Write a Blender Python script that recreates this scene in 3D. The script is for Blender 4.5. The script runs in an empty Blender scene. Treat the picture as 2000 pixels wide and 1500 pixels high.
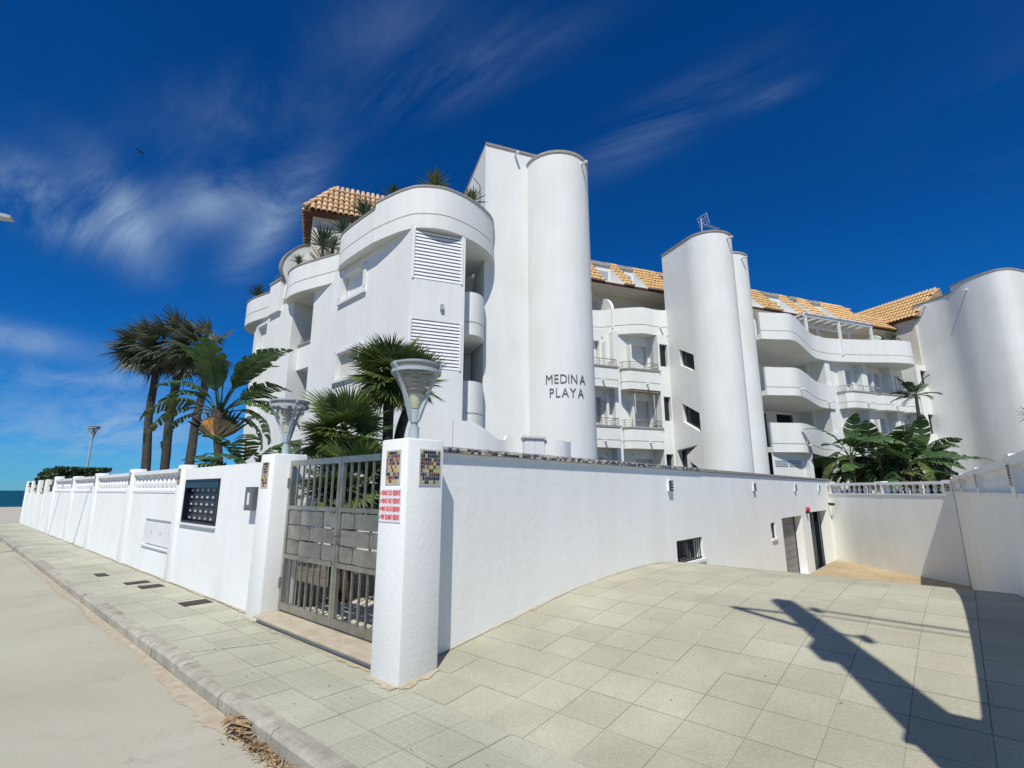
import bpy, bmesh, math, random
from mathutils import Vector, Matrix
from mathutils.geometry import tessellate_polygon
random.seed(7)
S = bpy.context.scene
COL = S.collection
R_ = math.radians

# ------------------------------------------------------------------ camera
F_PX, CAM_H, TH = 975.0, 1.65, math.radians(41.6)
PITCH = math.atan(208 / F_PX)
CAM = Vector((-2.87, -3.85, CAM_H))
FH = Vector((math.cos(TH), math.sin(TH), 0))
RT = Vector((math.sin(TH), -math.cos(TH), 0))
FW = FH * math.cos(PITCH) + Vector((0, 0, math.sin(PITCH)))
UP = -FH * math.sin(PITCH) + Vector((0, 0, math.cos(PITCH)))
cd = bpy.data.cameras.new('camera')
cam = bpy.data.objects.new('camera', cd)
COL.objects.link(cam)
cd.sensor_width = 36
cd.lens = F_PX / 2000 * 36
cd.clip_start = 0.05
cd.clip_end = 60000
cam.matrix_world = Matrix(((RT.x, UP.x, -FW.x, CAM.x), (RT.y, UP.y, -FW.y, CAM.y), (RT.z, UP.z, -FW.z, CAM.z), (0, 0, 0, 1)))
S.camera = cam

# ------------------------------------------------------------------ sun, sky, exposure
SUN_EL, SUN_AZ = R_(53.5), R_(32.5)
SUN_DIR = Vector((math.cos(SUN_AZ) * math.cos(SUN_EL), math.sin(SUN_AZ) * math.cos(SUN_EL), -math.sin(SUN_EL)))
sd = bpy.data.lights.new('sun', 'SUN')
sd.energy = 4.1
sd.angle = R_(0.53)
sd.color = (1.0, 0.955, 0.88)
sun = bpy.data.objects.new('sun', sd)
COL.objects.link(sun)
sun.location = (-20, -15, 40)
sun.rotation_euler = SUN_DIR.to_track_quat('-Z', 'Y').to_euler()

W = bpy.data.worlds.new('World')
S.world = W
W.use_nodes = True
nt = W.node_tree
nt.nodes.clear()
def N(tree, t, **kw):
    n = tree.nodes.new(t)
    for k, v in kw.items():
        setattr(n, k, v)
    return n
def setup_sky():
    L = nt.links.new
    out = N(nt, 'ShaderNodeOutputWorld')
    bg = N(nt, 'ShaderNodeBackground')
    bg.inputs['Strength'].default_value = 0.12
    sky = N(nt, 'ShaderNodeTexSky', sky_type='NISHITA')
    sky.sun_disc = False
    sky.sun_elevation = SUN_EL
    sky.sun_rotation = math.atan2(-SUN_DIR.x, -SUN_DIR.y)
    sky.altitude = 900
    sky.air_density = 1.0
    sky.dust_density = 0.2
    sky.ozone_density = 4.0
    spl = N(nt, 'ShaderNodeSeparateColor'); L(sky.outputs[0], spl.inputs[0])
    cmbc = N(nt, 'ShaderNodeCombineColor')
    def grade(ch, gain, pw):
        a = N(nt, 'ShaderNodeMath', operation='MULTIPLY'); a.inputs[1].default_value = .12; L(spl.outputs[ch], a.inputs[0])
        b = N(nt, 'ShaderNodeMath', operation='POWER'); b.inputs[1].default_value = pw; L(a.outputs[0], b.inputs[0])
        c = N(nt, 'ShaderNodeMath', operation='MULTIPLY'); c.inputs[1].default_value = gain / .12; L(b.outputs[0], c.inputs[0])
        L(c.outputs[0], cmbc.inputs[ch])
    grade(0, .17, 2.0); grade(1, .46, 1.20); grade(2, .80, 1.12)
    geo = N(nt, 'ShaderNodeTexCoord')
    sep = N(nt, 'ShaderNodeSeparateXYZ')
    L(geo.outputs['Generated'], sep.inputs[0])
    def M(op, a, b=None, c=None):
        m = N(nt, 'ShaderNodeMath', operation=op)
        for i, v in enumerate((a, b, c)):
            if v is None: continue
            if isinstance(v, (int, float)): m.inputs[i].default_value = v
            else: L(v, m.inputs[i])
        return m.outputs[0]
    # planar projection of the direction onto a high cloud layer
    zz = M('MAXIMUM', M('ADD', sep.outputs[2], 0.10), 0.03)
    px = M('DIVIDE', sep.outputs[0], zz)
    py = M('DIVIDE', sep.outputs[1], zz)
    cmb = N(nt, 'ShaderNodeCombineXYZ')
    L(px, cmb.inputs[0]); L(py, cmb.inputs[1])
    mp = N(nt, 'ShaderNodeMapping', vector_type='TEXTURE')
    mp.inputs['Rotation'].default_value = (0, 0, R_(95))
    mp.inputs['Scale'].default_value = (1.5, .5, 1)
    mp.inputs['Location'].default_value = (3.1, 1.7, 0)
    L(cmb.outputs[0], mp.inputs[0])
    n1 = N(nt, 'ShaderNodeTexNoise')
    n1.inputs['Scale'].default_value = 0.75
    n1.inputs['Detail'].default_value = 5
    n1.inputs['Roughness'].default_value = 0.58
    n1.inputs['Distortion'].default_value = 0.7
    L(mp.outputs[0], n1.inputs['Vector'])
    n2 = N(nt, 'ShaderNodeTexNoise')
    n2.inputs['Scale'].default_value = 0.5
    n2.inputs['Detail'].default_value = 2
    L(cmb.outputs[0], n2.inputs['Vector'])
    r1 = N(nt, 'ShaderNodeMapRange', interpolation_type='SMOOTHSTEP')
    r1.inputs[1].default_value = 0.50; r1.inputs[2].default_value = 0.80
    L(n1.outputs[0], r1.inputs[0])
    r2 = N(nt, 'ShaderNodeMapRange', interpolation_type='SMOOTHSTEP')
    r2.inputs[1].default_value = 0.40; r2.inputs[2].default_value = 0.68
    L(n2.outputs[0], r2.inputs[0])
    fac = M('MULTIPLY', M('MULTIPLY', r1.outputs[0], r2.outputs[0]), 0.22)
    r3 = N(nt, 'ShaderNodeMapRange', interpolation_type='SMOOTHSTEP'); r3.inputs[1].default_value = .30; r3.inputs[2].default_value = .72
    n4 = N(nt, 'ShaderNodeTexNoise'); n4.inputs['Scale'].default_value = 1.5; n4.inputs['Detail'].default_value = 6; n4.inputs['Roughness'].default_value = .66; n4.inputs['Distortion'].default_value = .8
    L(mp.outputs[0], n4.inputs['Vector'])
    L(n4.outputs[0], r3.inputs[0])
    # single wisps seen in the photograph: thin cirrus streaks given by a centre direction and a run direction
    def ray(x, y):
        return (RT * (x - 1000) + UP * (750 - y) + FW * F_PX).normalized()
    def wisp(p0, p1, width, gain, seed):
        a, b = ray(*p0), ray(*p1)
        mid = (a + b).normalized()
        t = (b - a); ln = t.length / 2; t.normalize()
        s = mid.cross(t).normalized()
        def dot(v):
            d = N(nt, 'ShaderNodeVectorMath', operation='DOT_PRODUCT')
            L(geo.outputs['Generated'], d.inputs[0]); d.inputs[1].default_value = v
            return d.outputs['Value']
        u, w_, f_ = dot(t), dot(s), dot(mid)
        uu = M('DIVIDE', u, ln); ww = M('DIVIDE', M('ADD', w_, M('MULTIPLY', M('SUBTRACT', n1.outputs[0], 0.5), min(width * 2.2, .05))), width)
        e = M('EXPONENT', M('MULTIPLY', M('ADD', M('MULTIPLY', uu, uu), M('MULTIPLY', ww, ww)), -1.0))
        front = M('GREATER_THAN', f_, 0.0)
        return M('MULTIPLY', M('MULTIPLY', e, front), gain)
    for args in (((610, 310), (470, 510), .032, .7, 0), ((170, 320), (300, 515), .035, .7, 0), ((-20, 340), (120, 400), .035, .65, 0), ((20, 410), (200, 470), .03, .6, 0),
                 ((1150, 310), (1500, 120), .035, .30, 0), ((700, 230), (1080, 60), .035, .26, 0), ((560, 120), (900, 20), .05, .16, 0),
                 ((-20, 735), (420, 750), .02, .5, 0), ((-20, 830), (420, 845), .04, .5, 0), ((300, 430), (520, 350), .04, .55, 0), ((1440, 215), (1570, 165), .014, .3, 0), ((330, 260), (640, 180), .05, .2, 0)):
        fac = M('ADD', fac, wisp(*args))
    soft = M('ADD', M('MULTIPLY', r3.outputs[0], .6), .4)
    low = M('ADD', wisp((-150, 632), (215, 690), .020, .62, 0), wisp((-60, 835), (430, 850), .05, .22, 0))
    fac = M('MINIMUM', M('ADD', M('MULTIPLY', fac, r3.outputs[0]), M('MULTIPLY', low, soft)), 0.8)
    mix = N(nt, 'ShaderNodeMix', data_type='RGBA')
    L(fac, mix.inputs[0])
    L(cmbc.outputs[0], mix.inputs[6])
    mix.inputs[7].default_value = (2.7, 3.8, 5.2, 1)
    L(mix.outputs[2], bg.inputs['Color'])
    L(bg.outputs[0], out.inputs[0])
setup_sky()
S.view_settings.view_transform = 'Standard'
S.view_settings.look = 'None'
S.view_settings.gamma = 1
S.view_settings.exposure = 0.1
S.view_settings.use_curve_mapping = False

# ------------------------------------------------------------------ pixel -> place helpers
def V3(x, y, z): return Vector((x, y, z))
def pray(x, y): return RT * (x - 1000) + UP * (750 - y) + FW * F_PX
def gz(x, y, z=0.0):
    d = pray(x, y); return CAM + d * ((z - CAM_H) / d.z)
def hitp(x, y, p0, n):
    d = pray(x, y); return CAM + d * ((p0 - CAM).dot(n) / d.dot(n))
def atY(x, y, Y):
    d = pray(x, y); return CAM + d * (Y / d.dot(FH))
DA = R_(-27.4)
DV = Vector((math.cos(DA), math.sin(DA), 0))
BV = Vector((-math.sin(DA), math.cos(DA), 0))
BO = Vector((CAM.x, CAM.y, 0)) + RT * 6 + FH * 23.3
def bw(a, b, z=0.0): return BO + DV * a + BV * b + Vector((0, 0, z))

# ------------------------------------------------------------------ mesh builder
class MB:
    def __init__(s): s.v = []; s.f = []; s.m = []; s.cur = 0
    def mat(s, i): s.cur = i; return s
    def add(s, vs, fs):
        o = len(s.v); s.v += [Vector(v) for v in vs]
        for f in fs: s.f.append([o + i for i in f]); s.m.append(s.cur)
        return s
    def box(s, x0, x1, y0, y1, z0, z1, fr=None):
        p = [(x, y, z) for z in (z0, z1) for x, y in ((x0, y0), (x1, y0), (x1, y1), (x0, y1))]
        if fr: p = [fr(*q) for q in p]
        s.add(p, [(0, 3, 2, 1), (4, 5, 6, 7), (0, 1, 5, 4), (1, 2, 6, 5), (2, 3, 7, 6), (3, 0, 4, 7)])
        return s
    def prism(s, poly, z0, z1, cap0=True, cap1=True):
        n = len(poly)
        area = sum(poly[i][0] * poly[(i + 1) % n][1] - poly[(i + 1) % n][0] * poly[i][1] for i in range(n))
        if area < 0: poly = poly[::-1]
        vs = [(p[0], p[1], z0) for p in poly] + [(p[0], p[1], z1) for p in poly]
        fs = [(i, (i + 1) % n, n + (i + 1) % n, n + i) for i in range(n)]
        tr = tessellate_polygon([[Vector((p[0], p[1], 0)) for p in poly]])
        def up(t):
            a, b, c = (poly[i] for i in t)
            return (b[0] - a[0]) * (c[1] - a[1]) - (b[1] - a[1]) * (c[0] - a[0]) > 0
        for t in tr:
            t = tuple(t) if up(t) else tuple(t)[::-1]
            if cap1: fs.append(tuple(n + i for i in t))
            if cap0: fs.append(t[::-1])
        s.add(vs, fs); return s
    def ribbon(s, pts, t, z0, z1):
        """wall of thickness t following an open polyline; thickness goes to the left of its run"""
        q = offset(pts, t); n = len(pts)
        vs = [(p[0], p[1], z) for z in (z0, z1) for p in pts] + [(p[0], p[1], z) for z in (z0, z1) for p in q]
        fs = []
        for i in range(n - 1):
            a, b = i, i + 1
            fs += [(a, b, n + b, n + a), (2 * n + b, 2 * n + a, 3 * n + a, 3 * n + b), (n + a, n + b, 3 * n + b, 3 * n + a), (b, a, 2 * n + a, 2 * n + b)]
        fs += [(2 * n, 0, n, 3 * n), (n - 1, 3 * n - 1, 4 * n - 1, 2 * n - 1)]
        s.add(vs, fs); return s
    def tube(s, pts, r, k=8, caps=True):
        pts = [Vector(p) for p in pts]; n = len(pts)
        rs = r if isinstance(r, (list, tuple)) else [r] * n
        rings = []
        for i, p in enumerate(pts):
            d = (pts[min(i + 1, n - 1)] - pts[max(i - 1, 0)])
            d = d.normalized() if d.length > 1e-9 else Vector((0, 0, 1))
            h = Vector((0, 0, 1)) if abs(d.z) < .95 else Vector((1, 0, 0))
            u = d.cross(h).normalized(); w = u.cross(d).normalized()
            rings.append([p + (u * math.cos(2 * math.pi * j / k) + w * math.sin(2 * math.pi * j / k)) * rs[i] for j in range(k)])
        vs = [v for ring in rings for v in ring]
        fs = [(i * k + j, i * k + (j + 1) % k, (i + 1) * k + (j + 1) % k, (i + 1) * k + j) for i in range(n - 1) for j in range(k)]
        if caps:
            fs.append(tuple(range(k))[::-1]); fs.append(tuple((n - 1) * k + j for j in range(k)))
        s.add(vs, fs); return s
    def lathe(s, prof, c, k=20):
        vs = [(c[0] + r * math.cos(2 * math.pi * j / k), c[1] + r * math.sin(2 * math.pi * j / k), c[2] + z) for r, z in prof for j in range(k)]
        n = len(prof)
        fs = [(i * k + j, i * k + (j + 1) % k, (i + 1) * k + (j + 1) % k, (i + 1) * k + j) for i in range(n - 1) for j in range(k)]
        s.add(vs, fs); return s
    def holed(s, o, u, outer, holes, n_in, depth, back=0.0):
        """vertical wall sheet: outer and hole polygons in (u,z); reveals run inwards along n_in"""
        o = Vector(o); u = Vector(u); n_in = Vector(n_in)
        polys = [outer] + holes
        flat = [p for pl in polys for p in pl]
        tr = tessellate_polygon([[Vector((p[0], p[1], 0)) for p in pl] for pl in polys])
        P = lambda p: o + u * p[0] + Vector((0, 0, p[1]))
        want = -n_in
        fs = []
        for t in tr:
            a, b, c = (P(flat[i]) for i in t)
            t = tuple(t)
            if (b - a).cross(c - a).dot(want) < 0: t = t[::-1]
            fs.append(t)
        s.add([P(p) for p in flat], fs)
        for h in holes:
            n = len(h)
            s.add([P(p) for p in h] + [P(p) + n_in * depth for p in h], [(i, (i + 1) % n, n + (i + 1) % n, n + i) for i in range(n)])
        if back:
            n = len(outer)
            s.add([P(p) for p in outer] + [P(p) + n_in * back for p in outer], [((i + 1) % n, i, n + i, n + (i + 1) % n) for i in range(n)])
        return s
def offset(pts, t):
    q = []; n = len(pts)
    for i in range(n):
        a = Vector(pts[max(i - 1, 0)][:2]); b = Vector(pts[min(i + 1, n - 1)][:2]); c = Vector(pts[i][:2])
        d1 = (c - a).normalized() if (c - a).length > 1e-9 else (b - c).normalized()
        d2 = (b - c).normalized() if (b - c).length > 1e-9 else d1
        n1 = Vector((-d1.y, d1.x)); n2 = Vector((-d2.y, d2.x))
        m = (n1 + n2); m = m.normalized() if m.length > 1e-6 else n1
        k = max(m.dot(n1), .45)
        q.append((c.x + m.x * t / k, c.y + m.y * t / k))
    return q
def spline(pts, k=6):
    out = []; n = len(pts)
    g = lambda i: Vector(pts[max(0, min(n - 1, i))])
    for i in range(n - 1):
        p0, p1, p2, p3 = g(i - 1), g(i), g(i + 1), g(i + 2)
        for j in range(k):
            t = j / k
            out.append(tuple(.5 * ((2 * p1) + (p2 - p0) * t + (2 * p0 - 5 * p1 + 4 * p2 - p3) * t * t + (3 * p1 - p0 - 3 * p2 + p3) * t ** 3)))
    out.append(tuple(pts[-1])); return out
WO = {}
def mesh_of(name, vs, fs, mats, mi=None, smooth=False, sharp=40):
    me = bpy.data.meshes.new(name)
    me.from_pydata([tuple(v) for v in vs], [], [tuple(f) for f in fs])
    for m in (mats if isinstance(mats, (list, tuple)) else [mats]): me.materials.append(m)
    if mi: me.polygons.foreach_set('material_index', mi)
    if smooth:
        me.polygons.foreach_set('use_smooth', [True] * len(me.polygons))
        me.set_sharp_from_angle(angle=R_(sharp))
    me.update(); return me
def link(o, parent, wloc):
    COL.objects.link(o)
    if parent is not None:
        o.parent = parent; o.location = Vector(wloc) - WO[parent.name]
    else: o.location = wloc
    WO[o.name] = Vector(wloc)
    return o
def build(mb, name, mat, parent=None, smooth=False, label=None, cat=None, group=None, kind=None, sharp=40, fix=False):
    if parent is not None: org = WO[parent.name].copy()
    else:
        xs = [v.x for v in mb.v]; ys = [v.y for v in mb.v]; zs = [v.z for v in mb.v]
        org = Vector(((min(xs) + max(xs)) / 2, (min(ys) + max(ys)) / 2, min(zs)))
    me = mesh_of(name, [v - org for v in mb.v], mb.f, mat, mb.m, smooth, sharp)
    if fix:
        bm = bmesh.new(); bm.from_mesh(me); bmesh.ops.remove_doubles(bm, verts=bm.verts, dist=1e-4); bmesh.ops.recalc_face_normals(bm, faces=bm.faces); bm.to_mesh(me); bm.free()
    o = bpy.data.objects.new(name, me)
    link(o, parent, org)
    return tag(o, label, cat, group, kind)
def tag(o, label=None, cat=None, group=None, kind=None):
    if label: o['label'] = label
    if cat: o['category'] = cat
    if group: o['group'] = group
    if kind: o['kind'] = kind
    return o
def thing(name, label, cat, loc, group=None):
    o = bpy.data.objects.new(name, None); o.empty_display_size = .2
    link(o, None, Vector(loc)); return tag(o, label, cat, group)
def inst(name, me, parent, wloc, rot=None, scale=None):
    o = bpy.data.objects.new(name, me); link(o, parent, wloc)
    if rot is not None:
        o.rotation_euler = rot.to_euler() if isinstance(rot, Matrix) else rot
    if scale is not None: o.scale = scale
    return o

# ------------------------------------------------------------------ materials
MATS = {}
def mat(name, col, rough=.8, var=.06, scale=6.0, bump=0.0, bscale=60.0, metal=0.0, col2=None, spec=.3, coord='pos', detail=5, trans=0.0):
    if name in MATS: return MATS[name]
    m = bpy.data.materials.new(name); m.use_nodes = True
    t = m.node_tree; L = t.links.new
    b = t.nodes['Principled BSDF']
    b.inputs['Roughness'].default_value = rough; b.inputs['Metallic'].default_value = metal
    b.inputs['Specular IOR Level'].default_value = spec
    if coord == 'pos': co = N(t, 'ShaderNodeNewGeometry').outputs['Position']
    else: co = N(t, 'ShaderNodeTexCoord').outputs['Object']
    nz = N(t, 'ShaderNodeTexNoise'); nz.inputs['Scale'].default_value = scale; nz.inputs['Detail'].default_value = detail; nz.inputs['Roughness'].default_value = .6
    L(co, nz.inputs['Vector'])
    mx = N(t, 'ShaderNodeMix', data_type='RGBA')
    c2 = col2 or tuple(max(0, c * (1 - var * 2.2)) for c in col)
    mx.inputs[6].default_value = (*c2, 1); mx.inputs[7].default_value = (*col, 1)
    rp = N(t, 'ShaderNodeMapRange'); rp.inputs[1].default_value = .35; rp.inputs[2].default_value = .65
    L(nz.outputs[0], rp.inputs[0]); L(rp.outputs[0], mx.inputs[0])
    oi = N(t, 'ShaderNodeObjectInfo')
    hv = N(t, 'ShaderNodeMapRange'); hv.inputs[3].default_value = 1 - var; hv.inputs[4].default_value = 1 + var
    L(oi.outputs['Random'], hv.inputs[0])
    sc = N(t, 'ShaderNodeVectorMath', operation='SCALE')
    L(mx.outputs[2], sc.inputs[0]); L(hv.outputs[0], sc.inputs['Scale'])
    L(sc.outputs[0], b.inputs['Base Color'])
    if bump:
        n2 = N(t, 'ShaderNodeTexNoise'); n2.inputs['Scale'].default_value = bscale; n2.inputs['Detail'].default_value = 4
        L(co, n2.inputs['Vector'])
        bp = N(t, 'ShaderNodeBump'); bp.inputs['Strength'].default_value = bump; bp.inputs['Distance'].default_value = .02
        L(n2.outputs[0], bp.inputs['Height']); L(bp.outputs[0], b.inputs['Normal'])
    if trans:
        b.inputs['Transmission Weight'].default_value = trans
    MATS[name] = m; return m
def stucco(name, col, bump=.12, rough_scale=14., stain=.05):
    """white render: fine grain, long soft trowel marks, faint rain streaks running down"""
    m = bpy.data.materials.new(name); m.use_nodes = True
    t = m.node_tree; L = t.links.new; b = t.nodes['Principled BSDF']
    b.inputs['Roughness'].default_value = .85; b.inputs['Specular IOR Level'].default_value = .2
    pos = N(t, 'ShaderNodeNewGeometry').outputs['Position']
    mp = N(t, 'ShaderNodeMapping'); mp.inputs['Scale'].default_value = (2.2, 2.2, .28); L(pos, mp.inputs[0])
    s1 = N(t, 'ShaderNodeTexNoise'); s1.inputs['Scale'].default_value = 1.6; s1.inputs['Detail'].default_value = 4; s1.inputs['Roughness'].default_value = .65; L(mp.outputs[0], s1.inputs['Vector'])
    s2 = N(t, 'ShaderNodeTexNoise'); s2.inputs['Scale'].default_value = .7; s2.inputs['Detail'].default_value = 3; L(pos, s2.inputs['Vector'])
    ml = N(t, 'ShaderNodeMath', operation='ADD'); L(s1.outputs[0], ml.inputs[0]); L(s2.outputs[0], ml.inputs[1])
    rp = N(t, 'ShaderNodeMapRange'); rp.inputs[1].default_value = .75; rp.inputs[2].default_value = 1.2; L(ml.outputs[0], rp.inputs[0])
    mx = N(t, 'ShaderNodeMix', data_type='RGBA'); mx.inputs[6].default_value = (col[0] * (1 - stain * 1.3), col[1] * (1 - stain * 1.3), col[2] * (1 - stain * 1.8), 1); mx.inputs[7].default_value = (*col, 1)
    L(rp.outputs[0], mx.inputs[0]); L(mx.outputs[2], b.inputs['Base Color'])
    n2 = N(t, 'ShaderNodeTexNoise'); n2.inputs['Scale'].default_value = rough_scale; n2.inputs['Detail'].default_value = 5; n2.inputs['Roughness'].default_value = .62; L(pos, n2.inputs['Vector'])
    bp = N(t, 'ShaderNodeBump'); bp.inputs['Strength'].default_value = bump; bp.inputs['Distance'].default_value = .03
    L(n2.outputs[0], bp.inputs['Height']); L(bp.outputs[0], b.inputs['Normal'])
    MATS[name] = m; return m
def mosaic_mat(name, palette):
    m = bpy.data.materials.new(name); m.use_nodes = True
    t = m.node_tree; L = t.links.new; b = t.nodes['Principled BSDF']
    b.inputs['Roughness'].default_value = .25
    g = N(t, 'ShaderNodeNewGeometry')
    cr = N(t, 'ShaderNodeValToRGB'); cr.color_ramp.interpolation = 'CONSTANT'
    while len(cr.color_ramp.elements) < len(palette): cr.color_ramp.elements.new(.5)
    for i, c in enumerate(palette):
        cr.color_ramp.elements[i].position = i / len(palette); cr.color_ramp.elements[i].color = (*c, 1)
    L(g.outputs['Random Per Island'], cr.inputs[0]); L(cr.outputs[0], b.inputs['Base Color'])
    MATS[name] = m; return m
WHITE = stucco('white_render', (.775, .79, .755), .10, 10., .06)
WALLW = stucco('rough_white_render', (.87, .885, .85), .18, 9., .05)
PILW = stucco('pillar_white_render', (.86, .875, .845), .15, 22., .05)
SMOOTHW = mat('white_paint', (.80, .80, .79), .5, .02, 3)
STONE = mat('stone_coping', (.42, .39, .34), .9, .18, 28, .4, 60, col2=(.20, .185, .16))
MARBLE = mat('cream_marble', (.60, .54, .42), .45, .10, 5, .1, 40, col2=(.48, .40, .27))
SHUT = mat('shutter_white', (.80, .80, .78), .55, .03, 3)
SHUTC = mat('shutter_cream', (.66, .64, .57), .55, .03, 3)
GLASS = mat('dark_glass', (.012, .018, .024), .12, .1, 2, spec=.5)
DARK = mat('dark_interior', (.02, .024, .028), .7, .1, 2)
STEEL = mat('galvanised_steel', (.33, .33, .32), .42, .06, 9, metal=.85)
GATE = mat('gate_steel', (.42, .41, .36), .36, .08, 7, metal=.8, col2=(.30, .29, .25))
GREYP = mat('grey_paint', (.40, .44, .45), .45, .05, 6)
LAMPG = mat('lamp_grey_paint', (.42, .48, .50), .4, .04, 5)
BLACKM = mat('black_metal', (.012, .018, .03), .35, .1, 4, metal=.3)
TERRA = mat('terracotta_tile', (.66, .47, .28), .85, .14, 4, .2, 40, col2=(.50, .31, .16))
TERRAY = mat('yellow_terracotta_tile', (.72, .50, .24), .85, .12, 7, .2, 40, col2=(.52, .31, .12))
TERRAD = mat('terracotta_base', (.22, .10, .05), .9, .1, 9)
BROWN = mat('brown_eave_wood', (.11, .045, .03), .8, .12, 8)
WOODD = mat('dark_brown_wood', (.07, .035, .022), .7, .15, 8)
RED = mat('red_letter', (.75, .06, .08), .5, .03, 3)
SIGNW = mat('sign_white', (.80, .78, .78), .4, .02, 3)
LETTER = mat('letter_grey', (.17, .18, .185), .45, .05, 5, metal=.4)
MOS1 = mosaic_mat('mosaic_warm', [(.02, .02, .03), (.62, .45, .12), (.35, .10, .05), (.55, .36, .2), (.03, .035, .07), (.60, .50, .22), (.40, .16, .06), (.15, .06, .07), (.5, .42, .12), (.06, .05, .09)])
MOS2 = mosaic_mat('mosaic_dark', [(.012, .014, .02), (.50, .48, .14), (.05, .04, .08), (.15, .05, .03), (.02, .02, .035), (.40, .40, .20), (.10, .08, .12), (.03, .03, .02), (.55, .5, .2), (.20, .07, .05)])
MOS3 = mosaic_mat('mosaic_coping', [(.02, .025, .03), (.60, .55, .32), (.10, .10, .16), (.45, .28, .20), (.03, .04, .05), (.62, .58, .45), (.25, .15, .15), (.05, .06, .08), (.5, .45, .4)])
GROUT = mat('grout', (.62, .60, .55), .9, .05, 20)
# ------------------------------------------------------------------ paving materials
def paving(name, col, col2, pitch, kind, tint=None):
    m = bpy.data.materials.new(name); m.use_nodes = True
    t = m.node_tree; L = t.links.new; b = t.nodes['Principled BSDF']
    b.inputs['Roughness'].default_value = .9; b.inputs['Specular IOR Level'].default_value = .2
    pos = N(t, 'ShaderNodeNewGeometry').outputs['Position']
    ob = N(t, 'ShaderNodeTexCoord').outputs['Object']
    def M(op, a, c=None):
        n = N(t, 'ShaderNodeMath', operation=op)
        for i, v in enumerate((a, c)):
            if v is None: continue
            if isinstance(v, (int, float)): n.inputs[i].default_value = v
            else: L(v, n.inputs[i])
        return n.outputs[0]
    sx = N(t, 'ShaderNodeSeparateXYZ'); L(ob, sx.inputs[0])
    nz = N(t, 'ShaderNodeTexNoise'); nz.inputs['Scale'].default_value = 1.3; nz.inputs['Detail'].default_value = 5; nz.inputs['Roughness'].default_value = .68; L(pos, nz.inputs['Vector'])
    mr = N(t, 'ShaderNodeMapRange'); mr.inputs[1].default_value = .32; mr.inputs[2].default_value = .68; L(nz.outputs[0], mr.inputs[0])
    mx = N(t, 'ShaderNodeMix', data_type='RGBA'); mx.inputs[6].default_value = (*col2, 1); mx.inputs[7].default_value = (*col, 1); L(mr.outputs[0], mx.inputs[0])
    oi = N(t, 'ShaderNodeObjectInfo')
    # a few pinker slabs
    gt = N(t, 'ShaderNodeMapRange'); gt.inputs[1].default_value = .78; gt.inputs[2].default_value = .95; gt.inputs[4].default_value = .32; L(oi.outputs['Random'], gt.inputs[0])
    mp = N(t, 'ShaderNodeMix', data_type='RGBA'); L(gt.outputs[0], mp.inputs[0]); L(mx.outputs[2], mp.inputs[6]); mp.inputs[7].default_value = (*(tint or col), 1)
    wn = N(t, 'ShaderNodeTexWhiteNoise'); wn.noise_dimensions = '1D'; L(oi.outputs['Random'], wn.inputs['W'])
    hv = N(t, 'ShaderNodeMapRange'); hv.inputs[3].default_value = .93; hv.inputs[4].default_value = 1.05; L(wn.outputs['Value'], hv.inputs[0])
    sc = N(t, 'ShaderNodeVectorMath', operation='SCALE'); L(mp.outputs[2], sc.inputs[0]); L(hv.outputs[0], sc.inputs['Scale'])
    # broad soiling, tyre worn and dusty areas
    bs = N(t, 'ShaderNodeTexNoise'); bs.inputs['Scale'].default_value = .55; bs.inputs['Detail'].default_value = 3; bs.inputs['Distortion'].default_value = .6; L(pos, bs.inputs['Vector'])
    bsr = N(t, 'ShaderNodeMapRange'); bsr.inputs[1].default_value = .35; bsr.inputs[2].default_value = .65; bsr.inputs[3].default_value = .88; bsr.inputs[4].default_value = 1.06; L(bs.outputs[0], bsr.inputs[0])
    sb = N(t, 'ShaderNodeVectorMath', operation='SCALE'); L(sc.outputs[0], sb.inputs[0]); L(bsr.outputs[0], sb.inputs['Scale']); sc = sb
    # fine dirt speckle
    sp = N(t, 'ShaderNodeTexNoise'); sp.inputs['Scale'].default_value = 45; sp.inputs['Detail'].default_value = 3; L(pos, sp.inputs['Vector'])
    spr = N(t, 'ShaderNodeMapRange'); spr.inputs[1].default_value = .3; spr.inputs[2].default_value = .7; spr.inputs[3].default_value = .90; spr.inputs[4].default_value = 1.06; L(sp.outputs[0], spr.inputs[0])
    s2 = N(t, 'ShaderNodeVectorMath', operation='SCALE'); L(sc.outputs[0], s2.inputs[0]); L(spr.outputs[0], s2.inputs['Scale'])
    k = 2 * math.pi / pitch
    if kind == 'dots':
        h = M('MULTIPLY', M('SINE', M('MULTIPLY', sx.outputs[0], k)), M('SINE', M('MULTIPLY', sx.outputs[1], k)))
        h = M('MULTIPLY', M('ADD', h, 1), .5)
        dirt = M('POWER', h, 2.2)
    else:
        gx = M('ABSOLUTE', M('SINE', M('MULTIPLY', sx.outputs[0], k / 2))); gy = M('ABSOLUTE', M('SINE', M('MULTIPLY', sx.outputs[1], k / 2)))
        h = M('MINIMUM', M('MULTIPLY', M('MINIMUM', gx, gy), 4.0), 1.0)
        dirt = M('SUBTRACT', 1, h)
    dk = N(t, 'ShaderNodeMix', data_type='RGBA')
    wear = N(t, 'ShaderNodeTexNoise'); wear.inputs['Scale'].default_value = .9; wear.inputs['Detail'].default_value = 4; L(pos, wear.inputs['Vector'])
    wr = N(t, 'ShaderNodeMapRange'); wr.inputs[1].default_value = .40; wr.inputs[2].default_value = .60; wr.inputs[3].default_value = .05 if kind == 'dots' else .22; wr.inputs[4].default_value = .42 if kind == 'dots' else .75; L(wear.outputs[0], wr.inputs[0])
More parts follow.
